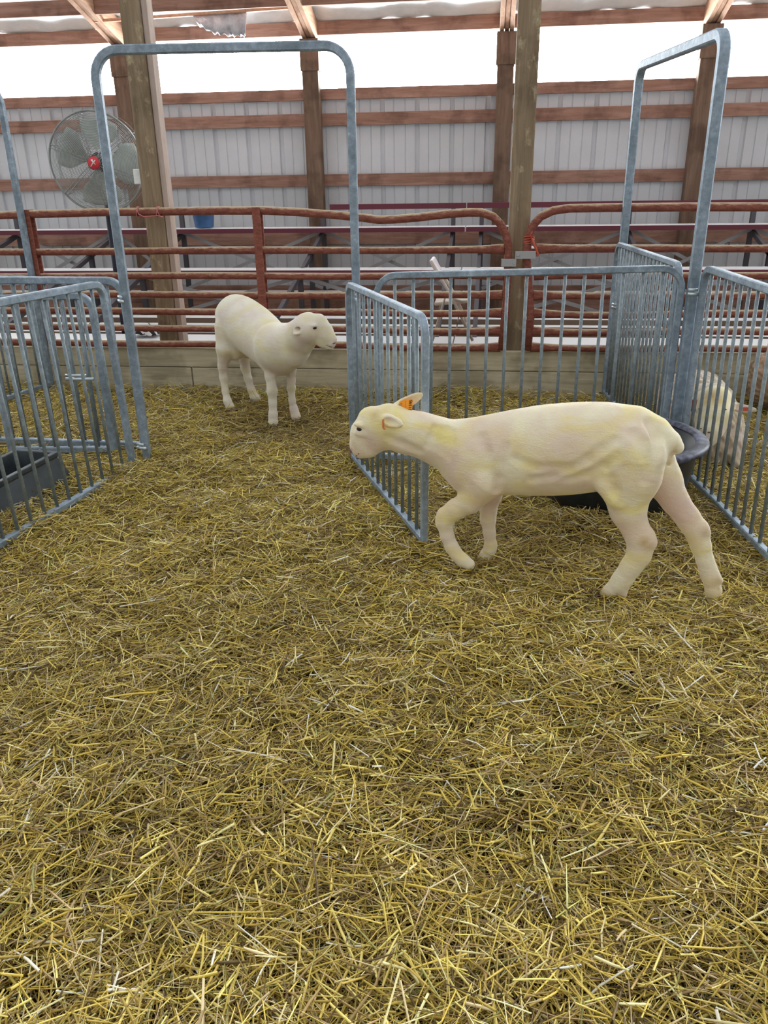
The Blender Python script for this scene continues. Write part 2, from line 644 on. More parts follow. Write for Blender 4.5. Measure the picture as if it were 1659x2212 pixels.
for px in posts_x:
    mb = MB()
    for j in (-1, 0, 1):
        e = 0.004
        y0, y1 = WY + 0.2, 7.95
        z0 = lambda y: 3.08 + (WY - y) * SL
        xa, xb = px + j * 0.055 - 0.025, px + j * 0.055 + 0.025
        d = 0.24 if j else 0.225
        up0 = 0.0 if j else 0.015
        vs = []
        for xq in (xa, xb):
            vs += [(xq, y0, z0(y0) + up0), (xq, y1, z0(y1) + up0), (xq, y1, z0(y1) + d), (xq, y0, z0(y0) + d)]
        mb.add(vs, [(0, 1, 2, 3), (7, 6, 5, 4), (0, 4, 5, 1), (1, 5, 6, 2), (2, 6, 7, 3), (3, 7, 4, 0)])
    trim(mb, M['rafter'], 'pale three-ply rafter bearing on a wall post')
for i, py in enumerate((9.80, 9.15, 8.5)):
    zb = 3.08 + (WY - py) * SL + 0.0
    for a, bx in zip(posts_x[:-1], posts_x[1:]):
        mb = MB().box((a + 0.085, py - 0.02, zb), (bx - 0.085, py + 0.02, zb + 0.15))
        trim(mb, M['lumber'], 'brown roof purlin between two rafters')
# roof insulation: white vinyl bulging between the purlins
vs, fs = [], []
rx = np.linspace(XL, XR, 120)
ry = np.linspace(WY + 0.5, 8.0, 60)
for a in rx:
    for c in ry:
        z = 3.08 + (WY - c) * SL + 0.27 - 0.05 * abs(math.sin((c - 9.8) / 0.65 * math.pi)) + 0.012 * math.sin(a * 5.1 + c * 3) + 0.008 * math.sin(a * 13 + c * 7)
        vs.append((a, c, z))
nr = len(ry)
for i in range(len(rx) - 1):
    for j in range(nr - 1):
        fs.append((i * nr + j, i * nr + j + 1, (i + 1) * nr + j + 1, (i + 1) * nr + j))
ob = MB().add(vs, fs).build('ceiling', M['vinyl'], smooth=True)
struct(ob, 'white vinyl faced roof insulation')
sd = ob.modifiers.new('thick', 'SOLIDIFY')
sd.thickness = 0.06
sd.offset = 1

ba, bb_ = at(205, 46, 10.0), at(622, 17, 10.0)
trim(MB().bar(ba, bb_, 0.05, 0.03), M['rafter'], 'thin batten holding the roof insulation up beside the torn flap')
# torn flap of insulation hanging over the header
A0 = [at(415, 31.5, 10.0), at(440, 29.8, 10.0), at(470, 27.6, 10.0), at(500, 25.6, 10.0), at(533, 23.3, 10.0)]
A1 = [at(432, 55, 10.02), at(455, 62, 10.02), at(480, 72, 10.04), at(503, 73, 10.03), at(533, 70, 10.0)]
A1[1] = at(452, 66, 10.03)
tips = [at(432, 56, 10.03), at(462, 72, 10.03), at(492, 77, 10.04), at(520, 79, 10.04), at(532, 76, 10.02)]
mb = MB()
vs, fs = [], []
NR = 8
cols = 25
for i in range(cols):
    u = i / (cols - 1) * 4
    k = min(3, int(u))
    w = u - k
    top = A0[k] * (1 - w) + A0[k + 1] * w
    bot = tips[k] * (1 - w) + tips[k + 1] * w
    bot = bot + np.array([0, 0, 0.012 * ((i * 7) % 3 - 1)])
    for j in range(NR):
        t = j / (NR - 1)
        p = top * (1 - t) + bot * t
        p = p + np.array([0, 0.03 * math.sin(u * 5 + t * 3) * t - 0.05 * math.sin(t * math.pi) * t, 0])
        vs.append(p)
for i in range(cols - 1):
    for j in range(NR - 1):
        fs.append((i * NR + j, i * NR + j + 1, (i + 1) * NR + j + 1, (i + 1) * NR + j))
fo = mb.add(vs, fs).build('insulation_flap', M['foil'], smooth=True)
sd = fo.modifiers.new('thick', 'SOLIDIFY')
sd.thickness = 0.004
tag(fo, 'torn silvery flap of insulation hanging from the roof over the eave', 'insulation')

# ------------------------------------------------------------------ timber posts and curb boards
def timber_post(x0, x1, y0, y1, label, side=None):
    base = ((x0 + x1) / 2, (y0 + y1) / 2, 0)
    t = thing('timber_post', label, 'post', base, None)
    MB().box((x0, y0, -0.02), (x1, y1, 5.0)).build('shaft', M['post'], t, bevel=0.006)
    if side:
        MB().box(side[0], side[1]).build('side_board', M['brace'], t, bevel=0.004)['label'] = 'paler board nailed to the side of the post'
    return t


PL = timber_post(-2.70, -2.546, 6.44, 6.58, 'thick grey timber post beside the fan, pale board on its side',
                 ((-2.544, 6.46, 0.0), (-2.50, 6.57, 5.0)))
MB().box((-2.765, 6.47, 1.57), (-2.702, 6.53, 1.68)).build('outlet_box', M['white'], PL, bevel=0.006)['label'] = 'white electrical outlet box'
PM = timber_post(0.142, 0.297, 6.40, 6.56, 'thick grey timber post between the two rusty pipe gates', None)
for k in range(6):
    pass

def curb(x0, x1, z0, z1, label):
    o = MB().box((x0, 6.345, z0), (x1, 6.385, z1)).build('curb_board', M['curb'], bevel=0.005)
    return tag(o, label, 'board', 'curb boards under the pipe gates')


curb(-6.5, -3.2, 0.166, 0.318, 'upper curb board at the left, behind the left pen')
curb(-3.19, 1.05, 0.166, 0.322, 'upper curb board behind the standing lamb')
curb(1.06, 5.0, 0.168, 0.326, 'upper curb board at the right, behind the wool sheep')
curb(-6.5, -2.42, -0.05, 0.160, 'lower curb board at the left, half buried in straw')
curb(-2.41, 5.0, -0.05, 0.160, 'lower curb board right of the grey post, half buried in straw')

# ------------------------------------------------------------------ rusty pipe gates
GYY = 6.325


def pipe_gate(label, end_x, far_x, side, top_pts, uprights):
    t = thing('pipe_gate', label, 'gate', ((end_x + far_x) / 2, GYY, 0.33), 'rusty pipe gates')
    MB().tube(top_pts, 0.03, 12).build('top_rail', M['rust'], t, smooth=True)
    zs = [1.085, 0.895, 0.75, 0.62, 0.487, 0.362]
    for i, z in enumerate(zs):
        e = end_x
        n = 26
        pts, sc = [], []
        for k in range(n + 1):
            u = k / n
            # denser close to the pinched end
            q = u ** 2
            xq = e + (far_x - e) * q
            dd = abs(xq - e)
            fl_ = max(0, 1 - dd / 0.22)
            pts.append((xq, GYY, z + 0.004 * math.sin(xq * 2.3 + i) - (0.012 * math.sin(min(1, dd / 1.2) * math.pi) if i in (3, 4, 5) else 0)))
            s = 1 + 0.45 * fl_
            sc.append((s if True else 1, 1 - 0.45 * fl_))
        MB().tube(pts, 0.0265, 10, scales=sc, normal=(0, 0, 1)).build('rail', M['rust'], t, smooth=True)
    for (ux, z0, z1, w) in uprights:
        MB().box((ux - w / 2, GYY - 0.042, z0), (ux + w / 2, GYY - 0.026, z1)).box((ux - w / 2, GYY + 0.026, z0), (ux + w / 2, GYY + 0.042, z1)) \
            .build('upright', M['rust'], t, bevel=0.003)
    return t


e1 = 0.125
# top rail of the left gate: bent down in the middle, rising again and curving down at the post
tp = [at(x, y, GYY) for x, y in ((-420, 470), (0, 465), (60, 463), (100, 462), (200, 459), (340, 457), (480, 455), (575, 455), (640, 458), (720, 464), (790, 471), (818, 475), (850, 474), (900, 470), (960, 463), (1010, 459), (1040, 459), (1065, 468), (1082, 485), (1093, 508), (1098, 530), (1098, 560))]
tp += [(tp[-1][0] - 0.005, GYY, 0.6), (0.142 - 0.02, GYY, 0.335)]
gate_l = pipe_gate('long rusty pipe gate with a sagging dented top rail behind the lamb', e1 - 0.01, -5.4, -1, tp,
                   [(-1.755, 0.335, 1.40, 0.062), (-3.62, 0.335, 1.40, 0.085), (-5.4, 0.335, 1.40, 0.06)])
tp2 = [at(x, y, GYY) for x, y in ((2400, 430), (1659, 447), (1500, 447), (1300, 449), (1230, 450), (1195, 455), (1168, 468), (1149, 490), (1140, 520), (1138, 560))]
tp2 += [(0.335, GYY, 0.6), (0.325, GYY, 0.335)]
gate_r = pipe_gate('rusty pipe gate right of the middle timber post', 0.345, 5.0, 1, tp2, [(2.6, 0.335, 1.40, 0.062), (5.0, 0.335, 1.4, 0.06)])
# hinge straps
hb = MB().box((0.095, GYY - 0.05, 0.965), (0.205, GYY - 0.036, 1.02)).tube([(0.19, GYY - 0.052, 0.992), (0.19, GYY - 0.02, 0.992)], 0.014, 8)
hb.build('hinge_strap', M['iron'], gate_l, bevel=0.002)['label'] = 'grey metal hinge strap'
hb = MB().box((0.195, GYY - 0.05, 1.02), (0.345, GYY - 0.036, 1.075)).tube([(0.215, GYY - 0.055, 1.05), (0.215, GYY - 0.02, 1.05)], 0.014, 8)
hb.build('hinge_strap', M['iron'], gate_r, bevel=0.002)['label'] = 'grey metal hinge strap'


def twine(px_list, Y, r, mat, label):
    mb = MB()
    for pl in px_list:
        mb.tube([at(x, y, Y + dy) for x, y, dy in pl], r, 6)
    return tag(mb.build('baling_twine', mat, smooth=True), label, 'twine')


def loop(cx, cy, Y, rr=0.036, lean=0.01):
    return [(cx + lean * math.cos(a), Y + rr * math.sin(a) * 1.0, cy + rr * math.cos(a)) for a in np.linspace(0, 2 * math.pi, 18)]


mb = MB()
for px in (299, 342):
    c = at(px, 457.5, GYY)
    mb.tube(loop(c[0], c[2], GYY), 0.004, 6)
    mb.tube(loop(c[0] + 0.01, c[2], GYY, 0.037, -0.012), 0.004, 6)
mb.tube([at(x, y, GYY - 0.04) for x, y in ((299, 462), (310, 468), (328, 467), (342, 466), (352, 470))], 0.004, 6)
tag(mb.build('baling_twine', M['pink_twine'], smooth=True), 'faded pink twine tying the gate rail to the left timber post', 'twine')
mb = MB()
c = at(1143, 517, GYY)
for k in range(4):
    mb.tube([(c[0] + 0.036 * math.cos(a), GYY + 0.036 * math.sin(a), c[2] + 0.012 * k - 0.02 + 0.006 * math.sin(a + k)) for a in np.linspace(0, 2 * math.pi, 16)], 0.004, 6)
mb.tube([at(x, y, GYY - 0.045) for x, y in ((1150, 515), (1154, 530), (1158, 537), (1162, 548), (1160, 554))], 0.009, 6)
mb.tube([at(x, y, GYY - 0.042) for x, y in ((1150, 520), (1146, 508), (1150, 500))], 0.004, 6)
tag(mb.build('baling_twine', M['orange_red'], smooth=True), 'knotted orange twine on the curved pipe right of the middle post', 'twine')


# ------------------------------------------------------------------ galvanised barred hurdles
def pen_panel(name, label, A, B, zA, zB, zb=0.04, nbars=14, r=0.019, rc=0.10, leanA=(0, 0), leanB=(0, 0), rb=0.0090, cat='hurdle', mid=None, group='galvanised barred hurdles'):
    """A, B ground points of the two ends; tops zA/zB; lean = xy offset of the top relative to the foot"""
    A3, B3 = np.array([A[0], A[1], 0.0]), np.array([B[0], B[1], 0.0])
    t = thing(name, label, cat, ((A3 + B3) / 2), group)

    def pt(u, v):     # u 0..1 along, v height from 0 to 1
        zt = zA * (1 - u) + zB * u
        ln = np.array([*(np.array(leanA) * (1 - u) + np.array(leanB) * u), 0.0])
        p = A3 * (1 - u) + B3 * u
        return p + ln * v + np.array([0, 0, zb + (zt - zb) * v])
    L = np.linalg.norm(B3 - A3)
    h = (zA + zB) / 2 - zb
    ru, rv = rc / L, rc / h
    path = [pt(0, 0.0)]
    for k in range(0, 7):
        a = math.pi / 2 * k / 6
        path.append(pt(ru * (1 - math.cos(a)), 1 - rv + rv * math.sin(a)))
    for k in range(0, 7):
        a = math.pi / 2 * (1 - k / 6)
        path.append(pt(1 - ru * (1 - math.cos(a)), 1 - rv + rv * math.sin(a)))
    path.append(pt(1, 0.0))
    nrm = np.cross(B3 - A3, (0, 0, 1))
    nrm /= np.linalg.norm(nrm)
    mb = MB().tube(path, r, square=True, normal=nrm)
    mb.build('frame_tube', M['galv'], t)
    MB().tube([pt(0, 0.0), pt(1, 0.0)], r * 0.95, square=True, normal=nrm).build('bottom_rail', M['galv'], t)
    for k in range(nbars):
        u = (k + 1) / (nbars + 1)
        edge = min(u, 1 - u) * L
        v1 = 1.0
        if edge < rc:
            v1 = 1 - rv + rv * math.sqrt(max(0, 1 - (1 - edge / rc) ** 2))
        MB().tube([pt(u, 0.0), pt(u, v1)], rb, 8).build('bar', M['bar'], t, smooth=True)
    if mid:
        for (u, rr) in mid:
            MB().tube([pt(u, 0), pt(u, 1)], rr, square=True, normal=nrm).build('mid_post', M['galv'], t)
    return t, pt


def hoop(label, A, B, zt, rc, r=0.0225, closed_low=None):
    """tall walk-through gate frame: two posts joined by a header"""
    A3, B3 = np.array([A[0], A[1], 0.0]), np.array([B[0], B[1], 0.0])
    t = thing('gate_frame', label, 'gate frame', (A3 + B3) / 2, 'tall galvanised gate frames')
    L = np.linalg.norm(B3 - A3)
    d = (B3 - A3) / L
    path = [A3 + (0, 0, -0.02), A3 + (0, 0, 0.6)]
    for k in range(8):
        a = math.pi / 2 * k / 7
        path.append(A3 + d * rc * (1 - math.cos(a)) + np.array([0, 0, zt[0] - rc + rc * math.sin(a)]))
    for k in range(8):
        a = math.pi / 2 * (1 - k / 7)
        path.append(B3 - d * rc * (1 - math.cos(a)) + np.array([0, 0, zt[1] - rc + rc * math.sin(a)]))
    path += [B3 + (0, 0, 0.6), B3 + (0, 0, -0.02)]
    nrm = np.cross(d, (0, 0, 1))
    MB().tube(path, r, square=True, normal=nrm).build('hoop_tube', M['galv'], t)
    return t


def latch(parent, p, d, L=0.09, name='latch'):
    p, d = np.array(p, float), np.array(d, float)
    mb = MB().tube([p - d * L / 2, p + d * L / 2], 0.011, 8)
    mb.tube([p - d * L / 2 + (0, 0, 0.022), p + d * L / 4 + (0, 0, 0.022)], 0.009, 8)
    o = mb.build(name, M['hinge'], parent, smooth=True)
    o['label'] = 'bright zinc latch' if name == 'latch' else 'bright zinc hinge'
    return o


# tall frame in the left-centre (an opening with its gate swung towards the camera)
fl_t = hoop('tall galvanised gate frame arched over the open way to the lamb', (-2.045, 4.47), (-0.735, 4.60), (2.215, 2.215), 0.13)
latch(fl_t, (-2.06, 4.43, 0.97), (0.6, -0.8, 0), 0.07, 'hinge')
latch(fl_t, (-2.05, 4.42, 0.10), (0.9, -0.3, 0), 0.07, 'hinge')
# the open gate
gt, gpt = pen_panel('pen_gate', 'galvanised barred gate swung open towards the walking ewe', (-0.775, 4.555), (-0.252, 3.37), 1.05, 1.055, 0.04, 11, 0.0155, 0.075, cat='gate')
latch(gt, (-0.715, 4.50, 0.97), (0.3, -0.9, 0.0), 0.08, 'hinge')
# panel across the back of the ewe's pen
bt, bpt = pen_panel('barred_hurdle', 'galvanised barred panel between the open gate and the tub corner', (-0.615, 4.56), (1.035, 4.605), 1.092, 1.125, 0.04, 15, 0.0175, 0.11)
# left pen: side panel nearest the camera, wall-side panel and a short inner panel
lt, lpt = pen_panel('barred_hurdle', 'galvanised side panel of the left pen beside the black trough', (-2.065, 4.30), (-2.31, 2.70), 1.085, 1.10, 0.03, 15, 0.0185, 0.075, leanA=(-0.02, -0.02), leanB=(-0.05, 0))
p2, p2pt = pen_panel('barred_hurdle', 'galvanised panel across the back of the left pen', (-2.14, 4.66), (-3.84, 4.70), 1.055, 1.055, 0.04, 16, 0.021, 0.1)
p3, p3pt = pen_panel('barred_hurdle', 'short inner galvanised panel of the left pen with a slide latch', (-2.30, 4.56), (-2.95, 4.50), 0.985, 0.97, 0.04, 6, 0.02, 0.09)
latch(p3, (-2.42, 4.50, 0.50), (1, 0.05, 0), 0.17)
# far left tall frame (only its post is in view)
f3 = hoop('tall galvanised gate frame at the far left edge', (-3.63, 6.26), (-3.95, 4.75), (2.25, 2.22), 0.13)
p4, p4pt = pen_panel('barred_hurdle', 'galvanised panel running back to the curb at the far left', (-3.60, 6.20), (-3.93, 4.80), 0.90, 1.05, 0.04, 12, 0.019, 0.1)
# right: tall frame along the pen side, its panel, and the near panel
fr = hoop('tall galvanised gate frame on the right above the black tub', (0.962, 6.255), (1.090, 4.58), (2.25, 2.215), 0.10, 0.027)
p5, p5pt = pen_panel('pen_gate', 'galvanised barred gate inside the right tall frame, running back to the curb', (0.915, 6.20), (1.040, 4.70), 1.13, 1.13, 0.05, 17, 0.0155, 0.09, cat='gate')
latch(p5, at(1335, 665, 6.1), (0.8, -0.5, 0), 0.10)
p6, p6pt = pen_panel('barred_hurdle', 'galvanised side panel of the right pen in front of the wool sheep', (1.128, 4.52), (1.305, 2.95), 1.135, 1.12, 0.045, 15, 0.0175, 0.075, leanA=(0.0, 0), leanB=(-0.03, 0))
latch(fr, (1.085, 4.53, 1.0), (1, 0.1, 0), 0.06, 'hinge')

# ------------------------------------------------------------------ bleachers behind the gates
def bleacher(label, x0, x1, legs_x, guard_from):
    t = thing('bleacher', label, 'bleacher', ((x0 + x1) / 2, 8.4, 0), 'bleachers along the back wall')

    def plank(name, px_y, Y, depth, th, mats, skirt=0.05):
        z = at(830, px_y, Y)[2]
        mb = MB().box((x0, Y, z - 0.035), (x1, Y + depth, z), 0)
        o = mb.build(name, M['alu'], t, bevel=0.003)
        MB().box((x0 + 0.002, Y - 0.004, z - skirt), (x1 - 0.002, Y + 0.004, z - 0.004)).build('plank_front', mats, o)
        return z
    zz = {}
    zz[5] = plank('seat_plank', 491, 9.75, 0.25, 0.03, M['maroon'], 0.055)
    zz[4] = plank('seat_plank', 537.5, 9.15, 0.25, 0.03, M['maroon'], 0.05)
    zz[3] = plank('seat_plank', 583, 8.55, 0.25, 0.03, M['maroon'], 0.05)
    plank('foot_plank', 630, 8.9, 0.10, 0.03, M['edge'], 0.04)
    plank('foot_plank', 637, 8.3, 0.06, 0.03, M['edge'], 0.04)
    zz[2] = plank('seat_plank', 688, 7.95, 0.14, 0.03, M['edge'], 0.05)
    plank('foot_plank', 704, 7.65, 0.10, 0.03, M['edge'], 0.05)
    zz[1] = plank('seat_plank', 720.5, 7.3, 0.16, 0.03, M['edge'], 0.06)
    plank('foot_plank', 740.5, 6.80, 0.32, 0.03, M['edge'], 0.06)
    zg = at(830, 452, 10.05)[2]
    g0 = guard_from if guard_from is not None else x0
    MB().box((g0, 10.05, zg), (x1, 10.09, zg + 0.06)).build('guard_rail', M['maroon'], t, bevel=0.003)
    for lx in legs_x:
        mb = MB()
        mb.box((lx, 9.98, -0.02), (lx + 0.05, 10.03, zg))
        mb.box((lx, 9.2, -0.02), (lx + 0.05, 9.25, zz[4] - 0.05))
        mb.box((lx, 8.6, -0.02), (lx + 0.05, 8.65, zz[3] - 0.05))
        mb.box((lx, 7.95, -0.02), (lx + 0.05, 8.0, zz[2] - 0.05))
        mb.bar((lx + 0.02, 6.9, 0.22), (lx + 0.02, 9.98, zz[5] - 0.07), 0.04, 0.05)
        mb.build('support_frame', M['iron_dark'], t)
    for a, c in zip(legs_x[:-1], legs_x[1:]):
        for (ya, za, yb, zb_) in ((9.94, 1.0, 9.94, 0.35), (9.90, 0.35, 9.90, 1.0), (8.72, 0.15, 8.72, 0.62), (8.68, 0.62, 8.68, 0.15)):
            MB().bar((a + 0.05, ya, za), (c, yb, zb_), 0.012, 0.038, (0, 0, 1)).build('cross_brace', M['iron'], t)
    # splice plates at the row joints
    return t


bleacher('left bleacher with maroon-edged seat rows behind the lamb and fan', -6.3, -0.28, [-5.9, -4.6, -3.75, -2.0, -0.45], -1.9)
bleacher('right bleacher with maroon-edged seat rows behind the middle post', -0.27, 4.6, [-0.12, 1.55, 2.9, 4.3], None)

# ------------------------------------------------------------------ fan, barrel, chair, scrap
FY = 7.05
fc = at(211, 351, FY)
t = thing('pedestal_fan', 'large round barn fan with grey wire guard and red hub on a dark pole', 'fan', (fc[0] + 0.02, FY + 0.1, 0))
axis = np.array([0.10, -1.0, -0.06])
axis /= np.linalg.norm(axis)
e1 = np.cross(axis, (0, 0, 1.0))
e1 /= np.linalg.norm(e1)
e2 = np.cross(e1, axis)
R = 0.395
mb = MB()
for k in range(30):
    rr = 0.055 + (R - 0.055) * k / 29
    dz = 0.09 * math.sqrt(max(0, 1 - (rr / (R + 0.02)) ** 2))
    mb.tube([fc + axis * dz + (e1 * math.cos(a) + e2 * math.sin(a)) * rr for a in np.linspace(0, 2 * math.pi, 49)[:-1]], 0.0023 if k < 29 else 0.008, 5, closed=True)
for k in range(14):
    rr = R * (0.25 + 0.75 * k / 13)
    dz = -0.16 * (1 - 0.4 * (rr / R) ** 2)
    mb.tube([fc + axis * dz + (e1 * math.cos(a) + e2 * math.sin(a)) * rr for a in np.linspace(0, 2 * math.pi, 49)[:-1]], 0.0018, 5, closed=True)
for a0 in (2.55, 3.5, 0.35, 5.6, 1.3, 4.6):
    for da in (-0.05, 0.05):
        pts = []
        for q in np.linspace(0.12, 1.0, 9):
            rr = R * q
            dz = 0.095 * math.sqrt(max(0, 1 - (rr / (R + 0.02)) ** 2)) + 0.003
            aa = a0 + da / max(q, 0.25) * 0.6
            pts.append(fc + axis * dz + (e1 * math.cos(aa) + e2 * math.sin(aa)) * rr)
        mb.tube(pts, 0.003, 5)
    pts = [fc + (e1 * math.cos(a0) + e2 * math.sin(a0)) * R, fc - axis * 0.1 + (e1 * math.cos(a0) + e2 * math.sin(a0)) * R * 0.98, fc - axis * 0.16 + (e1 * math.cos(a0) + e2 * math.sin(a0)) * R * 0.3]
    mb.tube(pts, 0.004, 5)
mb.build('wire_guard', M['fan_grey'], t, smooth=True)
for k, a0 in enumerate((3.2, 0.45, 4.75, 1.75)):
    vs, fs = [], []
    NQ, NA = 10, 9
    for i in range(NQ):
        q = i / (NQ - 1)
        rr = 0.05 + (0.345 - 0.05) * q
        half = 0.20 + 0.42 * math.sin(min(1, q * 1.15) * math.pi * 0.62) - 0.32 * max(0, q - 0.8) * 4 * max(0, q - 0.8)
        for j in range(NA):
            w = j / (NA - 1) * 2 - 1
            hw = half * (1 - 0.35 * max(0, q - 0.7) * abs(w))
            a = a0 + w * hw
            dz = w * 0.055 * (0.4 + 0.6 * (1 - q)) - 0.03 + 0.015 * w * w
            vs.append(fc + axis * dz + (e1 * math.cos(a) + e2 * math.sin(a)) * rr)
    for i in range(NQ - 1):
        for j in range(NA - 1):
            fs.append((i * NA + j, (i + 1) * NA + j, (i + 1) * NA + j + 1, i * NA + j + 1))
    o = MB().add(vs, fs).build('blade', M['fan_blade'], t, smooth=True)
    sd = o.modifiers.new('thick', 'SOLIDIFY')
    sd.thickness = 0.004
MB().lathe([(0.0, -0.20), (0.075, -0.20), (0.08, -0.19), (0.08, -0.05), (0.05, -0.04), (0.03, 0.03), (0.0, 0.03)], fc, 24, axis=axis).build('motor', M['navy'], t, smooth=True)
hub = MB().lathe([(0.0, 0.115), (0.03, 0.113), (0.046, 0.105), (0.052, 0.092), (0.052, 0.085), (0.0, 0.085)], fc, 28, axis=axis).build('hub_cap', M['fan_red'], t, smooth=True)
hub['label'] = 'red hub cap with a white cross mark'
mk = MB()
for (a, bq) in (((-0.022, 0.024), (0.024, -0.026)), ((0.014, 0.026), (-0.02, -0.012)), ((-0.004, 0.004), (0.004, 0.03))):
    p0 = fc + axis * 0.1165 + e1 * a[0] + e2 * a[1]
    p1 = fc + axis * 0.1165 + e1 * bq[0] + e2 * bq[1]
    mk.tube([p0 - axis * 0.006, (p0 + p1) / 2, p1 - axis * 0.006], 0.0045, 6)
mk.build('hub_mark', M['white'], hub, smooth=True)
px_, py_ = fc[0] - 0.035, FY + 0.16
MB().tube([(px_, py_, 0.0), (px_, py_, fc[2] - 0.02)], 0.034, 14).build('pole', M['navy'], t, smooth=True)
MB().tube([(px_, py_ , fc[2] - 0.02), tuple(fc - axis * 0.17)], 0.03, 10).build('yoke', M['navy'], t, smooth=True)
MB().lathe([(0.0, -0.03), (0.32, -0.03), (0.32, 0.0), (0.30, 0.02), (0.06, 0.05), (0.0, 0.05)], (px_, py_, 0.0), 32).build('base', M['navy'], t, smooth=True)

bc = at(443, 491, 9.9)
zb_ = bc[2]
t = thing('plastic_bucket', 'blue plastic bucket standing on the top bleacher row before the back wall', 'bucket', (bc[0], 9.88, zb_))
MB().lathe([(0.0, 0.0), (0.105, 0.0), (0.112, 0.01), (0.128, 0.17), (0.136, 0.172), (0.136, 0.20), (0.126, 0.20), (0.108, 0.02), (0.0, 0.02)], (bc[0], 9.88, zb_), 32).build('pail', M['blue'], t, smooth=True)
MB().tube([(bc[0] + 0.136 * math.cos(a), 9.88 - 0.10 * math.sin(a), zb_ + 0.185 - 0.05 * math.sin(a)) for a in np.linspace(0, math.pi, 14)], 0.004, 6).build('handle', M['iron'], t, smooth=True)

# folding chair standing between gate and bleacher, seen side on
CY = 6.815
def c2(x, y, dy=0.0):
    return at(x, y, CY + dy)
t = thing('folding_chair', 'pale folding chair standing behind the gate, left of the middle post', 'chair', (*c2(985, 700)[:2], 0))
for dy in (0.0, 0.285):
    back = c2(931, 563)
    foot = c2(1021, 736)
    d_ = np.array([0, dy, 0])
    mid = c2(975, 640)
    MB().tube([back + d_, mid + d_, foot + d_], 0.0125, 8).build('leg', M['chair'], t, smooth=True)
    hi_ = c2(962, 640)
    lo_ = c2(934, 736)
    MB().tube([c2(1000, 652) + d_ + (0, 0, 0), hi_ + d_, lo_ + d_], 0.0115, 8).build('leg', M['chair'], t, smooth=True)
b0, b1 = c2(930, 562), c2(952, 602)
dirb = (b1 - b0) / np.linalg.norm(b1 - b0)
MB().bar(b0 + (0, 0.1425, 0), b1 + (0, 0.1425, 0), 0.30, 0.032, (1, 0, 0.5)).build('backrest', M['chair_back'], t, bevel=0.012)
s0, s1 = c2(938, 657), c2(1012, 651)
MB().bar(s0 + (0, 0.1425, 0), s1 + (0, 0.1425, 0), 0.29, 0.028).build('seat', M['chair'], t, bevel=0.01)
MB().tube([c2(950, 690), c2(950, 690) + (0, 0.285, 0)], 0.008, 8).build('stretcher', M['chair'], t, smooth=True)
MB().tube([c2(1005, 710), c2(1005, 710) + (0, 0.285, 0)], 0.008, 8).build('stretcher', M['chair'], t, smooth=True)

# scrap of crumpled sack on the low planks beside the left post
sx = at(312, 692, 7.0)
vs, fs = [], []
NS = 9
for i in range(NS):
    for j in range(NS):
        u, w = i / (NS - 1) - 0.5, j / (NS - 1) - 0.5
        vs.append((sx[0] + u * 0.24, 7.0 + w * 0.2, 0.325 + 0.07 * max(0, 1 - 3.2 * (u * u + w * w)) * (0.7 + 0.5 * math.sin(9 * u + 6 * w)) + 0.012 * math.sin(17 * u - 11 * w)))
for i in range(NS - 1):
    for j in range(NS - 1):
        fs.append((i * NS + j, (i + 1) * NS + j, (i + 1) * NS + j + 1, i * NS + j + 1))
sk = MB().add(vs, fs, 0)
for n_, fc_ in enumerate(sk.f):
    if (n_ * 7) % 5 < 2:
        sk.mi[n_] = 1
o = sk.build('feed_sack', [M['black'], M['white']], smooth=True)
sd = o.modifiers.new('thick', 'SOLIDIFY')
sd.thickness = 0.006
tag(o, 'crumpled black and white sack lying on the low plank beside the left timber post', 'sack')

# ------------------------------------------------------------------ tub and trough
TC = np.array([0.695, 4.08])
zr = 0.36
t = thing('feed_tub', 'large round black rubber tub behind the ewe', 'tub', (TC[0], TC[1], 0))
MB().lathe([(0.0, 0.0), (0.325, 0.0), (0.345, 0.015), (0.362, 0.10), (0.395, zr - 0.03), (0.40, zr - 0.012), (0.378, zr - 0.012), (0.352, 0.11), (0.32, 0.035), (0.0, 0.03)], (TC[0], TC[1], 0), 64).build('bowl', M['rubber'], t, smooth=True)
MB().lathe([(0.375, zr - 0.014), (0.378, zr - 0.002), (0.386, zr + 0.003), (0.430, zr - 0.001), (0.442, zr - 0.010), (0.442, zr - 0.026), (0.428, zr - 0.032), (0.398, zr - 0.022), (0.375, zr - 0.014)], (TC[0], TC[1], 0), 64).build('rim', M['rim'], t, smooth=True)['label'] = 'worn rim with highlights in its mottled colour'

# trough along the left pen panel
tz = 0.20
c_nr = gnd(119, 976, tz)             # far right top corner
c_nr2 = gnd(0, 1038, tz)
dl = (c_nr2 - c_nr)
dl /= np.linalg.norm(dl)
dn = np.array([dl[1], -dl[0], 0])
if dn[0] > 0:
    dn = -dn
Lt, Wt = 1.25, 0.25
t = thing('feed_trough', 'long dark grey plastic feed trough lying inside the left pen panel', 'trough', (*(c_nr + dl * Lt / 2 + dn * Wt / 2)[:2], 0))


def rectring(inset, z, flare=0.0):
    a = c_nr + dl * inset + dn * inset
    b2 = c_nr + dl * (Lt - inset) + dn * inset
    c3 = c_nr + dl * (Lt - inset) + dn * (Wt - inset)
    d4 = c_nr + dl * inset + dn * (Wt - inset)
    return [np.array([p[0], p[1], z]) for p in (a, b2, c3, d4)]


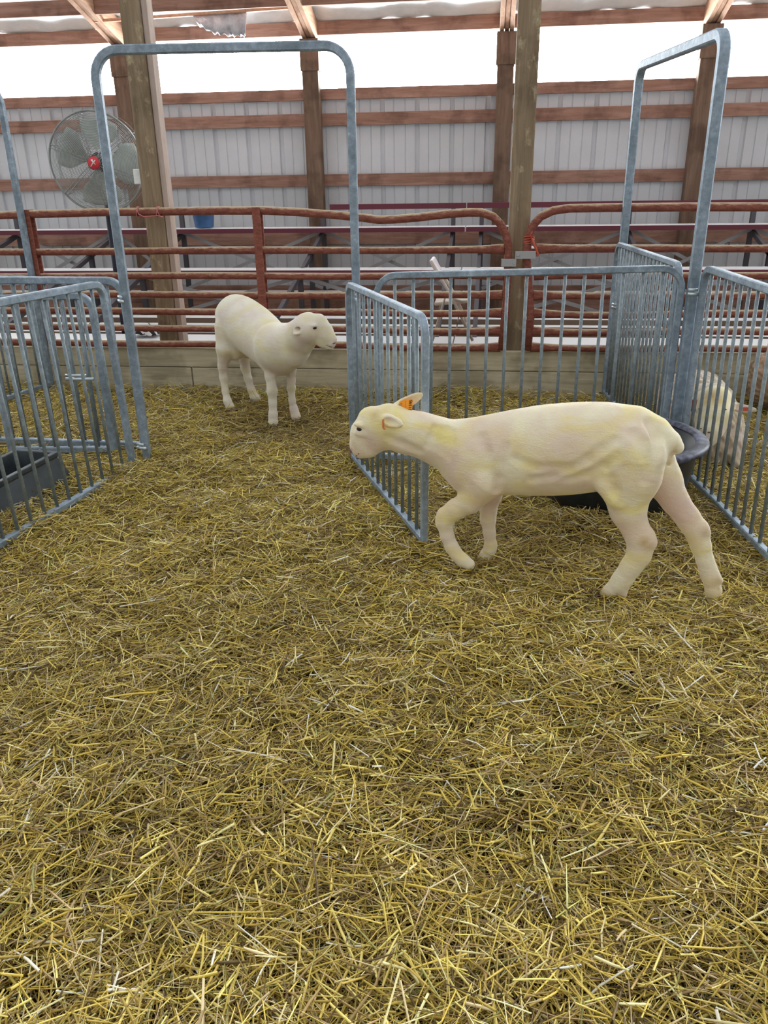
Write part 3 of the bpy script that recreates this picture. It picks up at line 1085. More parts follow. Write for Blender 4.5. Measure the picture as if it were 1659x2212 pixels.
rings = [rectring(-0.085, -0.01), rectring(-0.085, 0.012), rectring(-0.06, 0.016), rectring(-0.005, tz - 0.03), rectring(-0.014, tz - 0.026), rectring(-0.014, tz), rectring(0.016, tz), rectring(0.03, 0.03)]
vs = [p for r_ in rings for p in r_]
fs = []
for i in range(len(rings) - 1):
    for a in range(4):
        c = (a + 1) % 4
        fs.append((i * 4 + a, i * 4 + c, (i + 1) * 4 + c, (i + 1) * 4 + a))
fs.append((3, 2, 1, 0))
fs.append(tuple((len(rings) - 1) * 4 + a for a in range(4)))
MB().add(vs, fs).build('basin', M['trough'], t, bevel=0.006)
for q in (0.33, 0.66):
    pa = c_nr + dl * Lt * q
    MB().bar((*(pa + dn * 0.02)[:2], 0.10), (*(pa + dn * (Wt - 0.02))[:2], 0.10), 0.02, 0.13).build('divider', M['trough'], t)


# ------------------------------------------------------------------ animals: implicit surface polygonised into one continuous mesh
def surface_nets(Fv, org, h):
    nx, ny, nz = Fv.shape
    ins = Fv < 0
    cnt = np.zeros((nx - 1, ny - 1, nz - 1), np.int8)
    corners = [(i, j, k) for i in (0, 1) for j in (0, 1) for k in (0, 1)]
    for (i, j, k) in corners:
        cnt += ins[i:nx - 1 + i, j:ny - 1 + j, k:nz - 1 + k]
    act = (cnt > 0) & (cnt < 8)
    idx = np.argwhere(act)
    vid = -np.ones(act.shape, np.int64)
    vid[act] = np.arange(len(idx))
    acc = np.zeros((len(idx), 3))
    num = np.zeros(len(idx))
    I, J, K = idx.T
    for a in corners:
        for ax in range(3):
            if a[ax] == 1:
                continue
            b_ = list(a)
            b_[ax] = 1
            fa = Fv[I + a[0], J + a[1], K + a[2]]
            fb = Fv[I + b_[0], J + b_[1], K + b_[2]]
            mk_ = (fa < 0) != (fb < 0)
            t_ = np.where(mk_, fa / np.where(mk_, fa - fb, 1), 0)
            p = np.tile(np.array(a, float), (len(idx), 1))
            p[:, ax] += t_
            acc[mk_] += p[mk_]
            num[mk_] += 1
    vert = (idx + acc / num[:, None]) * h + np.array(org)
    faces = []
    for ax in range(3):
        sl0 = [slice(None)] * 3
        sl1 = [slice(None)] * 3
        sl0[ax] = slice(0, -1)
        sl1[ax] = slice(1, None)
        a, b_ = ins[tuple(sl0)], ins[tuple(sl1)]
        e = np.argwhere(a != b_)
        o1, o2 = [q for q in range(3) if q != ax]
        ok = (e[:, o1] > 0) & (e[:, o2] > 0) & (e[:, o1] < Fv.shape[o1] - 1) & (e[:, o2] < Fv.shape[o2] - 1)
        e = e[ok]

        def cell(d1, d2):
            c = e.copy()
            c[:, o1] -= d1
            c[:, o2] -= d2
            return vid[c[:, 0], c[:, 1], c[:, 2]]
        q = np.stack([cell(1, 1), cell(0, 1), cell(0, 0), cell(1, 0)], 1)
        flip = a[tuple(e.T)]
        if ax == 1:
            flip = ~flip
        q[~flip] = q[~flip][:, ::-1]
        faces.append(q)
    return vert, np.concatenate(faces)


def smin(a, b, k):
    h_ = np.clip(0.5 + 0.5 * (b - a) / k, 0, 1)
    return b * (1 - h_) + a * h_ - k * h_ * (1 - h_)


class Sdf:
    def __init__(self, lo, hi, h):
        self.lo, self.h = np.array(lo, float), h
        n = np.ceil((np.array(hi) - self.lo) / h).astype(int) + 1
        g = np.meshgrid(*[self.lo[i] + h * np.arange(n[i]) for i in range(3)], indexing='ij')
        self.p = [a.astype(np.float32) for a in g]
        self.d = np.full(g[0].shape, 10.0, np.float32)

    def union(self, d, k, sl=Ellipsis):
        self.d[sl] = smin(self.d[sl], d, k)

    def cut(self, d, k, sl=Ellipsis):
        self.d[sl] = -smin(-self.d[sl], d, k)

    def _box(self, lo, hi):
        a = np.clip(np.floor((np.array(lo) - self.lo) / self.h).astype(int), 0, np.array(self.d.shape) - 1)
        b = np.clip(np.ceil((np.array(hi) - self.lo) / self.h).astype(int) + 1, 1, np.array(self.d.shape))
        return tuple(slice(i, max(i + 1, j)) for i, j in zip(a, b))

    def cone(self, a, b, ra, rb, k=0.03, n=None, lk=1.0, cut=False):
        a, b = np.array(a, float), np.array(b, float)
        mg = max(ra, rb) + 3 * k + 0.02
        sl = self._box(np.minimum(a, b) - mg, np.maximum(a, b) + mg)
        X, Y, Z = (q[sl] for q in self.p)
        if n is not None and lk != 1.0:
            q = (X - a[0]) * n[0] + (Y - a[1]) * n[1] + (Z - a[2]) * n[2]
            s_ = (1 / lk - 1)
            X, Y, Z = X + n[0] * q * s_, Y + n[1] * q * s_, Z + n[2] * q * s_
            b = b + np.array(n) * np.dot(b - a, n) * (1 / lk - 1)
        ab = b - a
        L2 = float(ab @ ab) + 1e-9
        t_ = np.clip(((X - a[0]) * ab[0] + (Y - a[1]) * ab[1] + (Z - a[2]) * ab[2]) / L2, 0, 1)
        d = np.sqrt((X - a[0] - t_ * ab[0]) ** 2 + (Y - a[1] - t_ * ab[1]) ** 2 + (Z - a[2] - t_ * ab[2]) ** 2) - (ra + (rb - ra) * t_)
        d = (d * min(1.0, lk)).astype(np.float32)
        (self.cut if cut else self.union)(d, k, sl)

    def chain(self, pts, rs, k=0.02, n=None, lk=1.0):
        for i in range(len(pts) - 1):
            self.cone(pts[i], pts[i + 1], rs[i], rs[i + 1], k, n, lk)

    def ell(self, c, axes, radii, k=0.03, cut=False):
        mg = max(radii) + 3 * k + 0.02
        sl = self._box(np.array(c) - mg, np.array(c) + mg)
        X, Y, Z = (q[sl] for q in self.p)
        q0, q1 = 0, 0
        for ax, r in zip(axes, radii):
            w = (X - c[0]) * ax[0] + (Y - c[1]) * ax[1] + (Z - c[2]) * ax[2]
            q0 = q0 + (w / r) ** 2
            q1 = q1 + (w / r ** 2) ** 2
        k0, k1 = np.sqrt(q0), np.sqrt(q1) + 1e-6
        d = (k0 * (k0 - 1) / k1)
        (self.cut if cut else self.union)(d.astype(np.float32), k, sl)

    def torso(self, st, k=0.03, fwd=0, lat=1):
        """st: rows of (s, ztop, zbot, halfwidth)"""
        st = np.array(sorted(st))
        Xs, Ls, Z = self.p[fwd], self.p[lat], self.p[2]
        sf = np.linspace(st[0, 0], st[-1, 0], 200)

        def smooth(col):
            v_ = np.interp(sf, st[:, 0], st[:, col])
            for _ in range(30):
                v_[1:-1] = 0.25 * v_[:-2] + 0.5 * v_[1:-1] + 0.25 * v_[2:]
            return v_
        zt, zb, hw = smooth(1), smooth(2), smooth(3)
        sc = np.clip(Xs, sf[0], sf[-1])
        ft = lambda v_: np.interp(sc[:, 0, 0], sf, v_).astype(np.float32)[:, None, None]
        zc, hh, ww = ft((zt + zb) / 2), ft((zt - zb) / 2), ft(hw)
        u, w = Ls / ww, (Z - zc) / hh
        # rib cage is egg shaped: widest in the upper-middle
        k0 = np.sqrt(u * u + w * w)
        k1 = np.sqrt((u / ww) ** 2 + (w / hh) ** 2) + 1e-6
        d = k0 * (k0 - 1) / k1
        ds = Xs - sc
        d = np.where(np.abs(ds) > 0, np.sqrt(np.maximum(d, 0) ** 2 + ds ** 2) + np.minimum(d, 0) * 0, d)
        self.union(d.astype(np.float32), k)

    def mesh(self):
        return surface_nets(self.d, self.lo, self.h)


def mesh_object(name, verts, faces, mat, parent, skin=None):
    me = bpy.data.meshes.new(name)
    me.vertices.add(len(verts))
    me.vertices.foreach_set('co', np.asarray(verts, np.float32).ravel())
    me.loops.add(faces.size)
    me.loops.foreach_set('vertex_index', faces.astype(np.int32).ravel())
    me.polygons.add(len(faces))
    me.polygons.foreach_set('loop_start', np.arange(0, faces.size, faces.shape[1], dtype=np.int32))
    me.update(calc_edges=True)
    me.validate()
    me.polygons.foreach_set('use_smooth', np.ones(len(me.polygons), bool))
    if skin is not None:
        at2 = me.attributes.new('skin', 'FLOAT_VECTOR', 'POINT')
        at2.data.foreach_set('vector', np.asarray(skin, np.float32).ravel())
    me.materials.append(mat)
    o = bpy.data.objects.new(name, me)
    COL.objects.link(o)
    if parent is not None:
        o.parent = parent
    ORIG[o.name] = (0, 0, 0)
    return o


class Frame:
    def __init__(self, O, heading):
        h = np.array([heading[0], heading[1], 0.0])
        h /= np.linalg.norm(h)
        self.O = np.array([O[0], O[1], 0.0])
        self.h = h
        self.l = np.array([-h[1], h[0], 0.0])      # left of the animal

    def loc(self, w):
        d = np.asarray(w, float) - self.O
        return np.array([d @ self.h, d @ self.l, d[2]])

    def world(self, p):
        p = np.atleast_2d(p)
        return self.O + p[:, :1] * self.h + p[:, 1:2] * self.l + p[:, 2:] * np.array([0, 0, 1.0])

    def px(self, x, y, lat=0.0):
        o = self.O + self.l * lat
        return self.loc(onplane(x, y, o, self.l))

    def sc(self, p, rpx):
        return rpx * depth_of(self.world(p)[0]) / F_PX


def bump_skin(verts, pts, idx, out, r):
    for p, w in pts:
        d = np.linalg.norm(verts - np.array(p), axis=1)
        out[:, idx] = np.maximum(out[:, idx], w * np.clip(1 - d / r, 0, 1) ** 1.2)


def surf_hit(S_, p, d, tmax=0.2):
    """walk from outside along d until the field turns negative"""
    p, d = np.array(p, float), np.array(d, float)
    for t_ in np.linspace(0, tmax, 200):
        q = p + d * t_
        i = np.round((q - S_.lo) / S_.h).astype(int)
        if np.all(i >= 0) and np.all(i < S_.d.shape) and S_.d[tuple(i)] < 0:
            return q
    return None


# ---- the ewe that walks to the left
FR1 = Frame((0.576, 3.058), (-0.951, 0.309))
LATN, LATF = 0.075, -0.075


def P1(x, y, lat=0.0):
    return FR1.px(x, y, lat)


def C1(S_, pts, lat, k=0.022, lk=1.0):
    ps = [P1(x, y, lat if not hasattr(lat, '__len__') else lat[i]) for i, (x, y, r) in enumerate(pts)]
    rs = [FR1.sc(p, r) for p, (_, _, r) in zip(ps, pts)]
    S_.chain(ps, rs, k, np.array([0, 1.0, 0]), lk)


S1 = Sdf((-0.60, -0.27, -0.06), (1.25, 0.34, 0.86), 0.0044)
stn = [(966, 918, 1026, 0.085), (985, 908, 1050, 0.105), (1010, 904, 1064, 0.118), (1050, 896, 1070, 0.130), (1100, 886, 1067, 0.145), (1150, 877, 1068, 0.155),
       (1200, 872, 1068, 0.160), (1250, 869, 1066, 0.158), (1300, 869, 1060, 0.150), (1345, 875, 1052, 0.142), (1385, 885, 1046, 0.130), (1420, 907, 1020, 0.095), (1442, 932, 998, 0.06), (1454, 946, 985, 0.04)]
rows = []
for (x_, yt, yb_, hw_) in stn:
    a, c = P1(x_, yt), P1(x_, yb_)
    rows.append(((a[0] + c[0]) / 2, a[2], c[2], hw_))
ROWS1 = rows
S1.torso(rows, 0.02)
# neck
HL = 0.125
C1(S1, [(985, 972, 62), (945, 953, 49), (905, 938, 44.5), (868, 932, 42.5), (846, 922, 41)], [0.0, 0.045, 0.085, 0.112, HL], 0.035, 0.80)
# brisket and shoulder
S1.ell(P1(1022, 1010, 0.06), np.eye(3), (0.105, 0.075, 0.125), 0.05)
S1.ell(P1(1022, 1005, -0.06), np.eye(3), (0.105, 0.07, 0.125), 0.05)
# head
C1(S1, [(842, 917, 42), (815, 920, 38), (790, 945, 28), (776, 965, 19.5)], HL, 0.022, 0.78)
C1(S1, [(822, 944, 31), (795, 966, 21), (779, 976, 13.5)], HL, 0.02, 0.80)
C1(S1, [(800, 909, 29), (782, 934, 23), (771, 958, 15)], HL, 0.018, 0.75)
C1(S1, [(838, 902, 25), (856, 909, 25)], [HL, 0.115], 0.03, 1.0)
# brow over each eye, eye hollow
for sg in (1, -1):
    pe = P1(789, 919, HL)
    S1.ell(pe + (0.0, sg * 0.048, 0.016), np.eye(3), (0.030, 0.016, 0.011), 0.014)
    S1.ell(pe + (-0.004, sg * 0.046, -0.020), np.eye(3), (0.032, 0.012, 0.014), 0.016)
    S1.ell(pe + (0.002, sg * 0.068, -0.003), np.eye(3), (0.021, 0.012, 0.010), 0.006, cut=True)
    pn = P1(763, 971.5, HL)
    S1.cone(pn + (-0.004, sg * 0.030, 0.006), pn + (0.006, sg * 0.020, -0.010), 0.008, 0.006, 0.004, cut=True)
    m0, m1 = P1(768, 985.5, HL), P1(783, 974.5, HL)
    S1.cone(m0 + (0.004, sg * 0.016, -0.002), m1 + (0, sg * 0.040, 0), 0.0048, 0.0042, 0.003, cut=True)
# near ear (drooping back) and far ear (up and back)
def leaf_ear(S_, base, tip, width, thick, nrm, k=0.012, hollow=True):
    base, tip, nrm = np.array(base), np.array(tip), np.array(nrm, float)
    ax = tip - base
    L = np.linalg.norm(ax)
    ax /= L
    nrm = nrm - ax * (nrm @ ax)
    nrm /= np.linalg.norm(nrm)
    sd_ = np.cross(ax, nrm)
    c = base + ax * L * 0.5
    S_.ell(c, (ax, sd_, nrm), (L * 0.56, width / 2, thick / 2), k)
    S_.ell(base + ax * L * 0.3, (ax, sd_, nrm), (L * 0.36, width / 2 * 1.0, thick / 2 * 1.25), k)
    if hollow:
        S_.ell(base + ax * L * 0.55 + nrm * thick * 0.62, (ax, sd_, nrm), (L * 0.40, width * 0.34, thick * 0.5), 0.006, cut=True)


NE_B, NE_T = P1(829, 905, HL + 0.058), P1(868, 917, HL + 0.12)
leaf_ear(S1, NE_B, NE_T, 0.050, 0.022, (-0.25, 0.9, 0.1))
FE_B, FE_T = P1(850, 886, HL - 0.045), P1(910, 852, HL - 0.07)
leaf_ear(S1, FE_B, FE_T, 0.050, 0.018, (0.1, 0.9, -0.35))
# front legs
C1(S1, [(1048, 1040, 44), (1015, 1083, 25), (985, 1100, 21), (964, 1115, 19), (960, 1128, 17.5), (966, 1158, 13.5), (976, 1182, 13.5), (988, 1200, 14)], 0.085, 0.020, 0.85)
C1(S1, [(986, 1197, 13.5), (1000, 1211, 14.5), (1013, 1219, 13)], 0.085, 0.012, 0.9)
C1(S1, [(1066, 1030, 40), (1060, 1070, 22), (1055, 1100, 17), (1054, 1122, 15.5), (1057, 1150, 12), (1060, 1178, 12), (1058, 1190, 13)], -0.075, 0.020, 0.85)
C1(S1, [(1058, 1186, 12.5), (1050, 1200, 14), (1041, 1210, 11.5)], -0.075, 0.010, 0.9)
# hind legs
C1(S1, [(1368, 985, 70), (1362, 1030, 60), (1354, 1075, 41), (1357, 1108, 33), (1375, 1148, 25), (1386, 1170, 24.5), (1380, 1200, 21), (1362, 1226, 18.5), (1344, 1252, 17.5), (1332, 1266, 17)], 0.075, 0.028, 0.72)
C1(S1, [(1398, 1158, 13), (1406, 1172, 10)], 0.075, 0.02, 0.8)
C1(S1, [(1334, 1264, 16), (1318, 1276, 14.5), (1304, 1281, 9)], 0.075, 0.012, 0.9)
C1(S1, [(1344, 1262, 12), (1346, 1282, 9)], 0.075, 0.012, 0.9)
C1(S1, [(1404, 985, 52), (1432, 1038, 37), (1458, 1082, 26), (1484, 1117, 23), (1504, 1147, 21.5), (1514, 1180, 17.5), (1524, 1214, 14.5), (1533, 1240, 15), (1538, 1252, 17)], -0.075, 0.028, 0.75)
C1(S1, [(1537, 1250, 16), (1541, 1276, 16.5), (1542, 1293, 15)], -0.075, 0.012, 0.9)
C1(S1, [(1515, 1140, 12), (1522, 1150, 9)], -0.075, 0.02, 0.8)
C1(S1, [(1550, 1252, 8), (1556, 1254, 6)], -0.075, 0.01, 1.0)
# cloven hoof grooves
for (x_, y_, lt_) in ((1308, 1282, 0.075), (1040, 1210, -0.075), (1014, 1221, 0.085), (1541, 1296, -0.075)):
    p = P1(x_, y_, lt_)
    S1.cone(p + (0.0, 0, 0.02), p + (0.04, 0, -0.03), 0.003, 0.004, 0.006, cut=True)
# flank fold and tail stub
C1(S1, [(1375, 922, 40), (1418, 934, 28), (1448, 954, 18), (1464, 967, 13)], 0.0, 0.03, 1.0)
for sg in (1, -1):
    S1.cone(P1(1452, 985, sg * 0.03), P1(1440, 1000, sg * 0.05), 0.012, 0.012, 0.02, cut=True)
S1.cone(P1(1306, 1050, 0.11), P1(1330, 1075, 0.12), 0.03, 0.03, 0.04)
def groove(pts, r, depth, k=0.012, lat=0.30):
    """press a shallow fold into the near flank along a line"""
    hit = []
    for x, y in pts:
        # slide along the camera side until the skin is met
        q = surf_hit(S1, P1(x, y, lat), P1(x, y, 0.0) - P1(x, y, lat), 1.0)
        if q is not None:
            hit.append(q + np.array([0, 1.0, 0]) * (r - depth))
    for a_, b_ in zip(hit[:-1], hit[1:]):
        S1.cone(a_, b_, r, r, k, cut=True)


for pts, r_, dp_ in (
        ([(1325, 948), (1300, 968), (1270, 992), (1232, 1014), (1195, 1030), (1150, 1038)], 0.012, 0.0045),
        ([(1332, 985), (1305, 1008), (1268, 1028), (1225, 1040)], 0.012, 0.004),
        ([(1110, 990), (1160, 1012), (1215, 1010)], 0.014, 0.003),
        ([(1092, 962), (1084, 1000), (1080, 1035), (1079, 1058)], 0.012, 0.006),
        ([(1320, 1035), (1326, 1058), (1340, 1085)], 0.014, 0.004),
        ([(1408, 908), (1424, 935), (1426, 965), (1412, 1000), (1398, 1035)], 0.016, 0.004),
        ([(1372, 930), (1392, 950), (1398, 985)], 0.016, 0.003),
        ([(956, 925), (950, 945), (944, 968)], 0.007, 0.0025), ([(968, 925), (962, 948), (955, 975)], 0.007, 0.003),
        ([(940, 922), (934, 944), (928, 962)], 0.007, 0.002), ([(980, 930), (976, 952), (966, 985)], 0.007, 0.0025),
        ([(838, 948), (870, 960), (905, 975)], 0.014, 0.003),
        ([(1040, 940), (1050, 975), (1046, 1010)], 0.018, 0.003)):
    groove(pts, r_ * 1.5, dp_ * 0.5, 0.02)
v1, f1 = S1.mesh()
sk1 = np.zeros((len(v1), 3))
zlow = np.clip((0.44 - v1[:, 2]) / 0.12, 0, 1) * np.clip((v1[:, 2] - 0.16) / 0.12, 0, 1)
sk1[:, 0] = 0.24 * zlow - 0.05
# muzzle and inner ears are pinker
bump_skin(v1, [(P1(766, 975, HL), 0.3), (P1(800, 955, HL + 0.05), 0.2), (P1(1440, 1090, -0.05), 0.5), (P1(1470, 1110, -0.05), 0.4), (P1(1430, 1050, -0.05), 0.4), (P1(845, 1000, 0.0), 0.2), (P1(1080, 1055, 0.1), 0.25)], 0, sk1, 0.09)
bump_skin(v1, [(P1(1392, 1172, 0.115), 0.75), (P1(1398, 1178, 0.1), 0.6), (P1(1456, 966, 0.03), 0.5)], 1, sk1, 0.035)
bump_skin(v1, [(P1(808, 895, HL + 0.05), 0.5), (P1(1524, 1150, -0.05), 0.5), (P1(1552, 1255, -0.05), 0.5)], 1, sk1, 0.04)
bump_skin(v1, [(P1(1079, 992, 0.15), 0.95), (P1(1083, 995, 0.15), 0.95)], 2, sk1, 0.010)
dn_ = np.sin(v1[:, 0] * 60 + v1[:, 2] * 30) * 0.0006
ewe = thing('sheep', 'freshly shorn cream ewe walking left with its head low, orange tags in its ears', 'sheep', (FR1.O[0], FR1.O[1], 0), 'sheep')
body = mesh_object('body', FR1.world(v1) - np.array([FR1.O[0], FR1.O[1], 0]), f1, M['fleece'], ewe, sk1)
ORIG[body.name] = ORIG[ewe.name]


def ball(c, r, sq=(1, 1, 1), n=12):
    mb = MB()
    vs, fs = [], []
    for i in range(n + 1):
        th = math.pi * i / n
        for j in range(2 * n):
            ph = math.pi * j / n
            vs.append((c[0] + r * sq[0] * math.sin(th) * math.cos(ph), c[1] + r * sq[1] * math.sin(th) * math.sin(ph), c[2] + r * sq[2] * math.cos(th)))
    for i in range(n):
        for j in range(2 * n):
            k = (j + 1) % (2 * n)
            fs.append((i * 2 * n + j, i * 2 * n + k, (i + 1) * 2 * n + k, (i + 1) * 2 * n + j))
    return mb.add(vs, fs)


for sg in (1, -1):
    pe = P1(789.5, 920, HL)
    q = surf_hit(S1, pe + (0, sg * 0.14, 0), (0, -sg, 0))
    w = FR1.world(q + (0, -sg * 0.0065, 0))[0]
    ball(w, 0.0165, (1.1, 0.85, 0.72)).build('eye', M['eye'], ewe, smooth=True)['label'] = 'dark eye'
# nostril lining and lip line, set into the grooves of the muzzle
for sg in (1, -1):
    q = None
    for dx_ in range(0, 12):
        q = surf_hit(S1, P1(759 + dx_, 971.5, HL) + (0.0, sg * 0.12, 0.0), (0, -sg, 0))
        if q is not None and abs(q[1] - HL) > 0.014:
            break
    ball(FR1.world(q - (0, sg * 0.002, 0))[0], 0.0065, (1.0, 1, 1.7), 8).build('nostril', M['nostril'], ewe, smooth=True)
    pts = []
    for k_ in range(7):
        w_ = k_ / 6
        pm = P1(767 + 16 * w_, 986 - 11.5 * w_ + 1.0 * math.sin(w_ * math.pi), HL)
        q = surf_hit(S1, pm + (0, sg * 0.10, 0), (0, -sg, 0))
        if q is not None:
            pts.append(FR1.world(q - (0, sg * 0.0012, 0))[0])
    MB().tube(pts, 0.0026, 6).build('lip_line', M['nostril'], ewe, smooth=True)


def digit_strokes(ch):
    return {'2': [(0, .8), (.25, 1), (.6, .9), (.6, .65), (0, 0), (.65, 0)], '1': [(.3, 1), (.3, 0)],
            '5': [(.6, 1), (.1, 1), (.05, .55), (.4, .6), (.6, .35), (.45, .05), (0, .05)],
            '9': [(.6, .6), (.3, .5), (.05, .7), (.25, 1), (.55, .95), (.6, .6), (.5, 0)]}[ch]


# far ear tag: orange flag, apex pinned in the ear, number written up its outer edge
tag_l = HL - 0.030


def T1(x, y, dl_=0.0):
    return FR1.world(P1(x, y, tag_l + dl_))[0]


outline = [(862, 869), (866, 866), (876, 863), (890, 862), (891.5, 865), (891, 880), (888.5, 891), (886.5, 893), (880, 888), (868, 877)]
vs = [T1(x, y, 0.0) for x, y in outline] + [T1(x, y, -0.003) for x, y in outline]
n = len(outline)
fs = [tuple(range(n)), tuple(range(2 * n - 1, n - 1, -1))] + [(i, (i + 1) % n, n + (i + 1) % n, n + i) for i in range(n)]
et = MB().add(vs, fs).build('ear_tag', M['orange'], ewe)
et['label'] = 'orange ear tag with a handwritten number'
mb = MB()
for i, ch in enumerate('21595'):
    # text runs upward along the outer edge: baseline direction is up the photograph, letter tops face left
    b0_ = (888.0 + 0.55 * i, 886.5 - 4.7 * i)
    pts = []
    for (u, w) in digit_strokes(ch):
        pts.append(T1(b0_[0] - w * 5.6, b0_[1] - u * 4.4, 0.0012))
    mb.tube(pts, 0.0012, 5)
for k in range(6):
    pass
mb.build('tag_number', M['ink'], et)
MB().tube([T1(866.5, 872, 0.004), T1(866.5, 872, -0.006)], 0.003, 8).build('tag_stud', M['orange_red'], et)
mb = MB()
for k in range(8):
    mb.tube([T1(875.5 + 0.5 * (k % 2), 866 + k * 1.9, 0.001), T1(876.5, 867 + k * 1.9, 0.001)], 0.0005, 4)
mb.build('tag_print', M['ink'], et)
# near ear tag, seen edge on
nt0 = FR1.world(P1(827, 906, HL + 0.10))[0]
nt1 = FR1.world(P1(827.5, 924, HL + 0.10))[0]
nt2 = FR1.world(P1(831, 928, HL + 0.10))[0]
lv = FR1.l
vs = []
for p in (nt0, nt1, nt2):
    for dx_ in (-0.002, 0.002):
        for dy_ in (-0.008, 0.004):
            vs.append(p + FR1.h * dx_ + lv * dy_)
fs = []
for i in (0, 1):
    o_ = i * 4
    fs += [(o_, o_ + 1, o_ + 5, o_ + 4), (o_ + 2, o_ + 6, o_ + 7, o_ + 3), (o_ + 1, o_ + 3, o_ + 7, o_ + 5), (o_, o_ + 4, o_ + 6, o_ + 2)]
fs += [(0, 2, 3, 1), (8, 9, 11, 10)]
MB().add(vs, fs).build('ear_tag', M['tag_edge'], ewe)['label'] = 'orange ear tag seen edge on'

# ---- the lamb standing behind, head turned to the right
FR2 = Frame((-1.62, 5.58), (0.703, -0.711))
s_hip, s_sh = P1(1388, 960)[0], P1(1040, 960)[0]
S2 = Sdf((-0.62, -0.48, -0.06), (0.86, 0.52, 0.92), 0.0056)


def W2(x, y, Y):
    return FR2.loc(at(x, y, Y))


def C2(pts, k=0.02, n=None, lk=1.0):
    ps = [W2(x, y, Y) for (x, y, r, Y) in pts]
    rs = [r * depth_of(at(x, y, Y)) / F_PX for (x, y, r, Y) in pts]
    S2.chain(ps, rs, k, n, lk)


rows2 = []
for (s_, zt2, zb2, hw_) in ROWS1:
    u = (s_ - s_hip) / (s_sh - s_hip)
    s2 = -0.31 + u * 0.62
    lift = 0.075 * (1 - min(1, max(0, u))) - 0.015
    full = {0.142: 0.150, 0.130: 0.148, 0.095: 0.132, 0.06: 0.105, 0.04: 0.07}.get(hw_, hw_ * 1.04)
    rows2.append((s2, zt2 + lift, zb2 + 0.02 + 0.015 * (1 - u), full))
S2.torso(rows2, 0.02)
for sg in (1, -1):
    S2.ell((0.28, sg * 0.055, 0.50), np.eye(3), (0.10, 0.06, 0.13), 0.08)
    S2.ell((-0.25, sg * 0.055, 0.53), np.eye(3), (0.12, 0.075, 0.17), 0.07)
# legs (right hind, left hind, right front, left front)
C2([(496, 712, 33, 5.72), (488, 752, 21, 5.69), (481, 790, 10, 5.70), (483, 815, 8.5, 5.70), (487, 845, 7, 5.69), (491, 866, 8, 5.67), (497, 879, 10, 5.665)], 0.02)
C2([(520, 735, 30, 5.90), (527, 770, 12, 5.91), (530, 795, 9.5, 5.94), (536, 818, 8, 5.94), (543, 842, 7.5, 5.93), (549, 856, 8.5, 5.93), (555, 862, 9, 5.93)], 0.02)
C2([(578, 750, 27, 5.30), (580, 785, 13.5, 5.29), (584, 812, 11, 5.28), (588, 845, 11, 5.27), (589, 870, 8, 5.27), (590, 895, 9, 5.265), (590, 911, 11, 5.26)], 0.02)
C2([(624, 765, 24, 5.42), (628, 800, 11, 5.42), (629, 822, 8.5, 5.43), (629, 838, 8.5, 5.43), (631, 865, 6.8, 5.43), (635, 884, 8, 5.43), (639, 899, 11, 5.42)], 0.02)
# neck and head
YH = 5.08
C2([(600, 748, 52, 5.28), (630, 742, 42, 5.20), (648, 728, 35, 5.14), (660, 712, 33, YH)], 0.035)
C2([(615, 775, 30, 5.25), (630, 760, 34, 5.18)], 0.04)
los = np.array([-0.22, 0.97, 0.0])
nl = np.array([los @ FR2.h, los @ FR2.l, 0.0])
nl /= np.linalg.norm(nl)
C2([(669, 703, 28, YH), (685, 705, 23, YH), (704, 725, 15.5, YH - 0.01), (716, 738, 10.5, YH - 0.015)], 0.02, nl, 0.74)
C2([(674, 716, 25, YH), (698, 737, 13, YH), (714, 747, 8, YH - 0.01)], 0.018, nl, 0.76)
C2([(690, 692, 13, YH), (706, 712, 11, YH), (719, 732, 8, YH - 0.01)], 0.015, nl, 0.74)
for sg in (1, -1):
    pe = W2(676, 704, YH) - nl * sg * 0.052
    S2.ell(pe + (0, 0, 0.012), np.eye(3), (0.026, 0.026, 0.012), 0.014)
    hp = W2(655, 703, YH) - nl * sg * 0.05
    tp_ = W2(636, 716, YH) - nl * sg * 0.105
    leaf_ear(S2, hp, tp_, 0.056, 0.022, (0.3, -0.2, 1.0))
m0, m1 = W2(723, 752, YH) , W2(706, 743, YH)
S2.cone(m0 - nl * 0.018, m1 - nl * 0.034, 0.0035, 0.003, 0.004, cut=True)
pn = W2(722, 741, YH) - nl * 0.020
S2.cone(pn - nl * 0.01, pn + nl * 0.004, 0.006, 0.005, 0.004, cut=True)
v2, f2 = S2.mesh()
sk2 = np.zeros((len(v2), 3))
sk2[:, 0] = 0.2 * np.clip((0.5 - v2[:, 2]) / 0.12, 0, 1) * np.clip((v2[:, 2] - 0.2) / 0.1, 0, 1) - 0.06
bump_skin(v2, [(W2(725, 745, YH - .03), 0.4), (W2(655, 735, YH - .05), 0.3)], 0, sk2, 0.07)
bump_skin(v2, [(W2(650, 707, YH - .05), 0.6), (W2(590, 845, 5.23), 0.5), (W2(630, 840, 5.4), 0.4), (W2(478, 805, 5.66), 0.4), (W2(706, 713, YH - .05), 0.35)], 1, sk2, 0.05)
lamb = thing('sheep', 'white shorn lamb standing by the curb, head turned right', 'sheep', (FR2.O[0], FR2.O[1], 0), 'sheep')
body2 = mesh_object('body', FR2.world(v2) - np.array([FR2.O[0], FR2.O[1], 0]), f2, M['fleece_lamb'], lamb, sk2)
pe = W2(678, 704.5, YH)
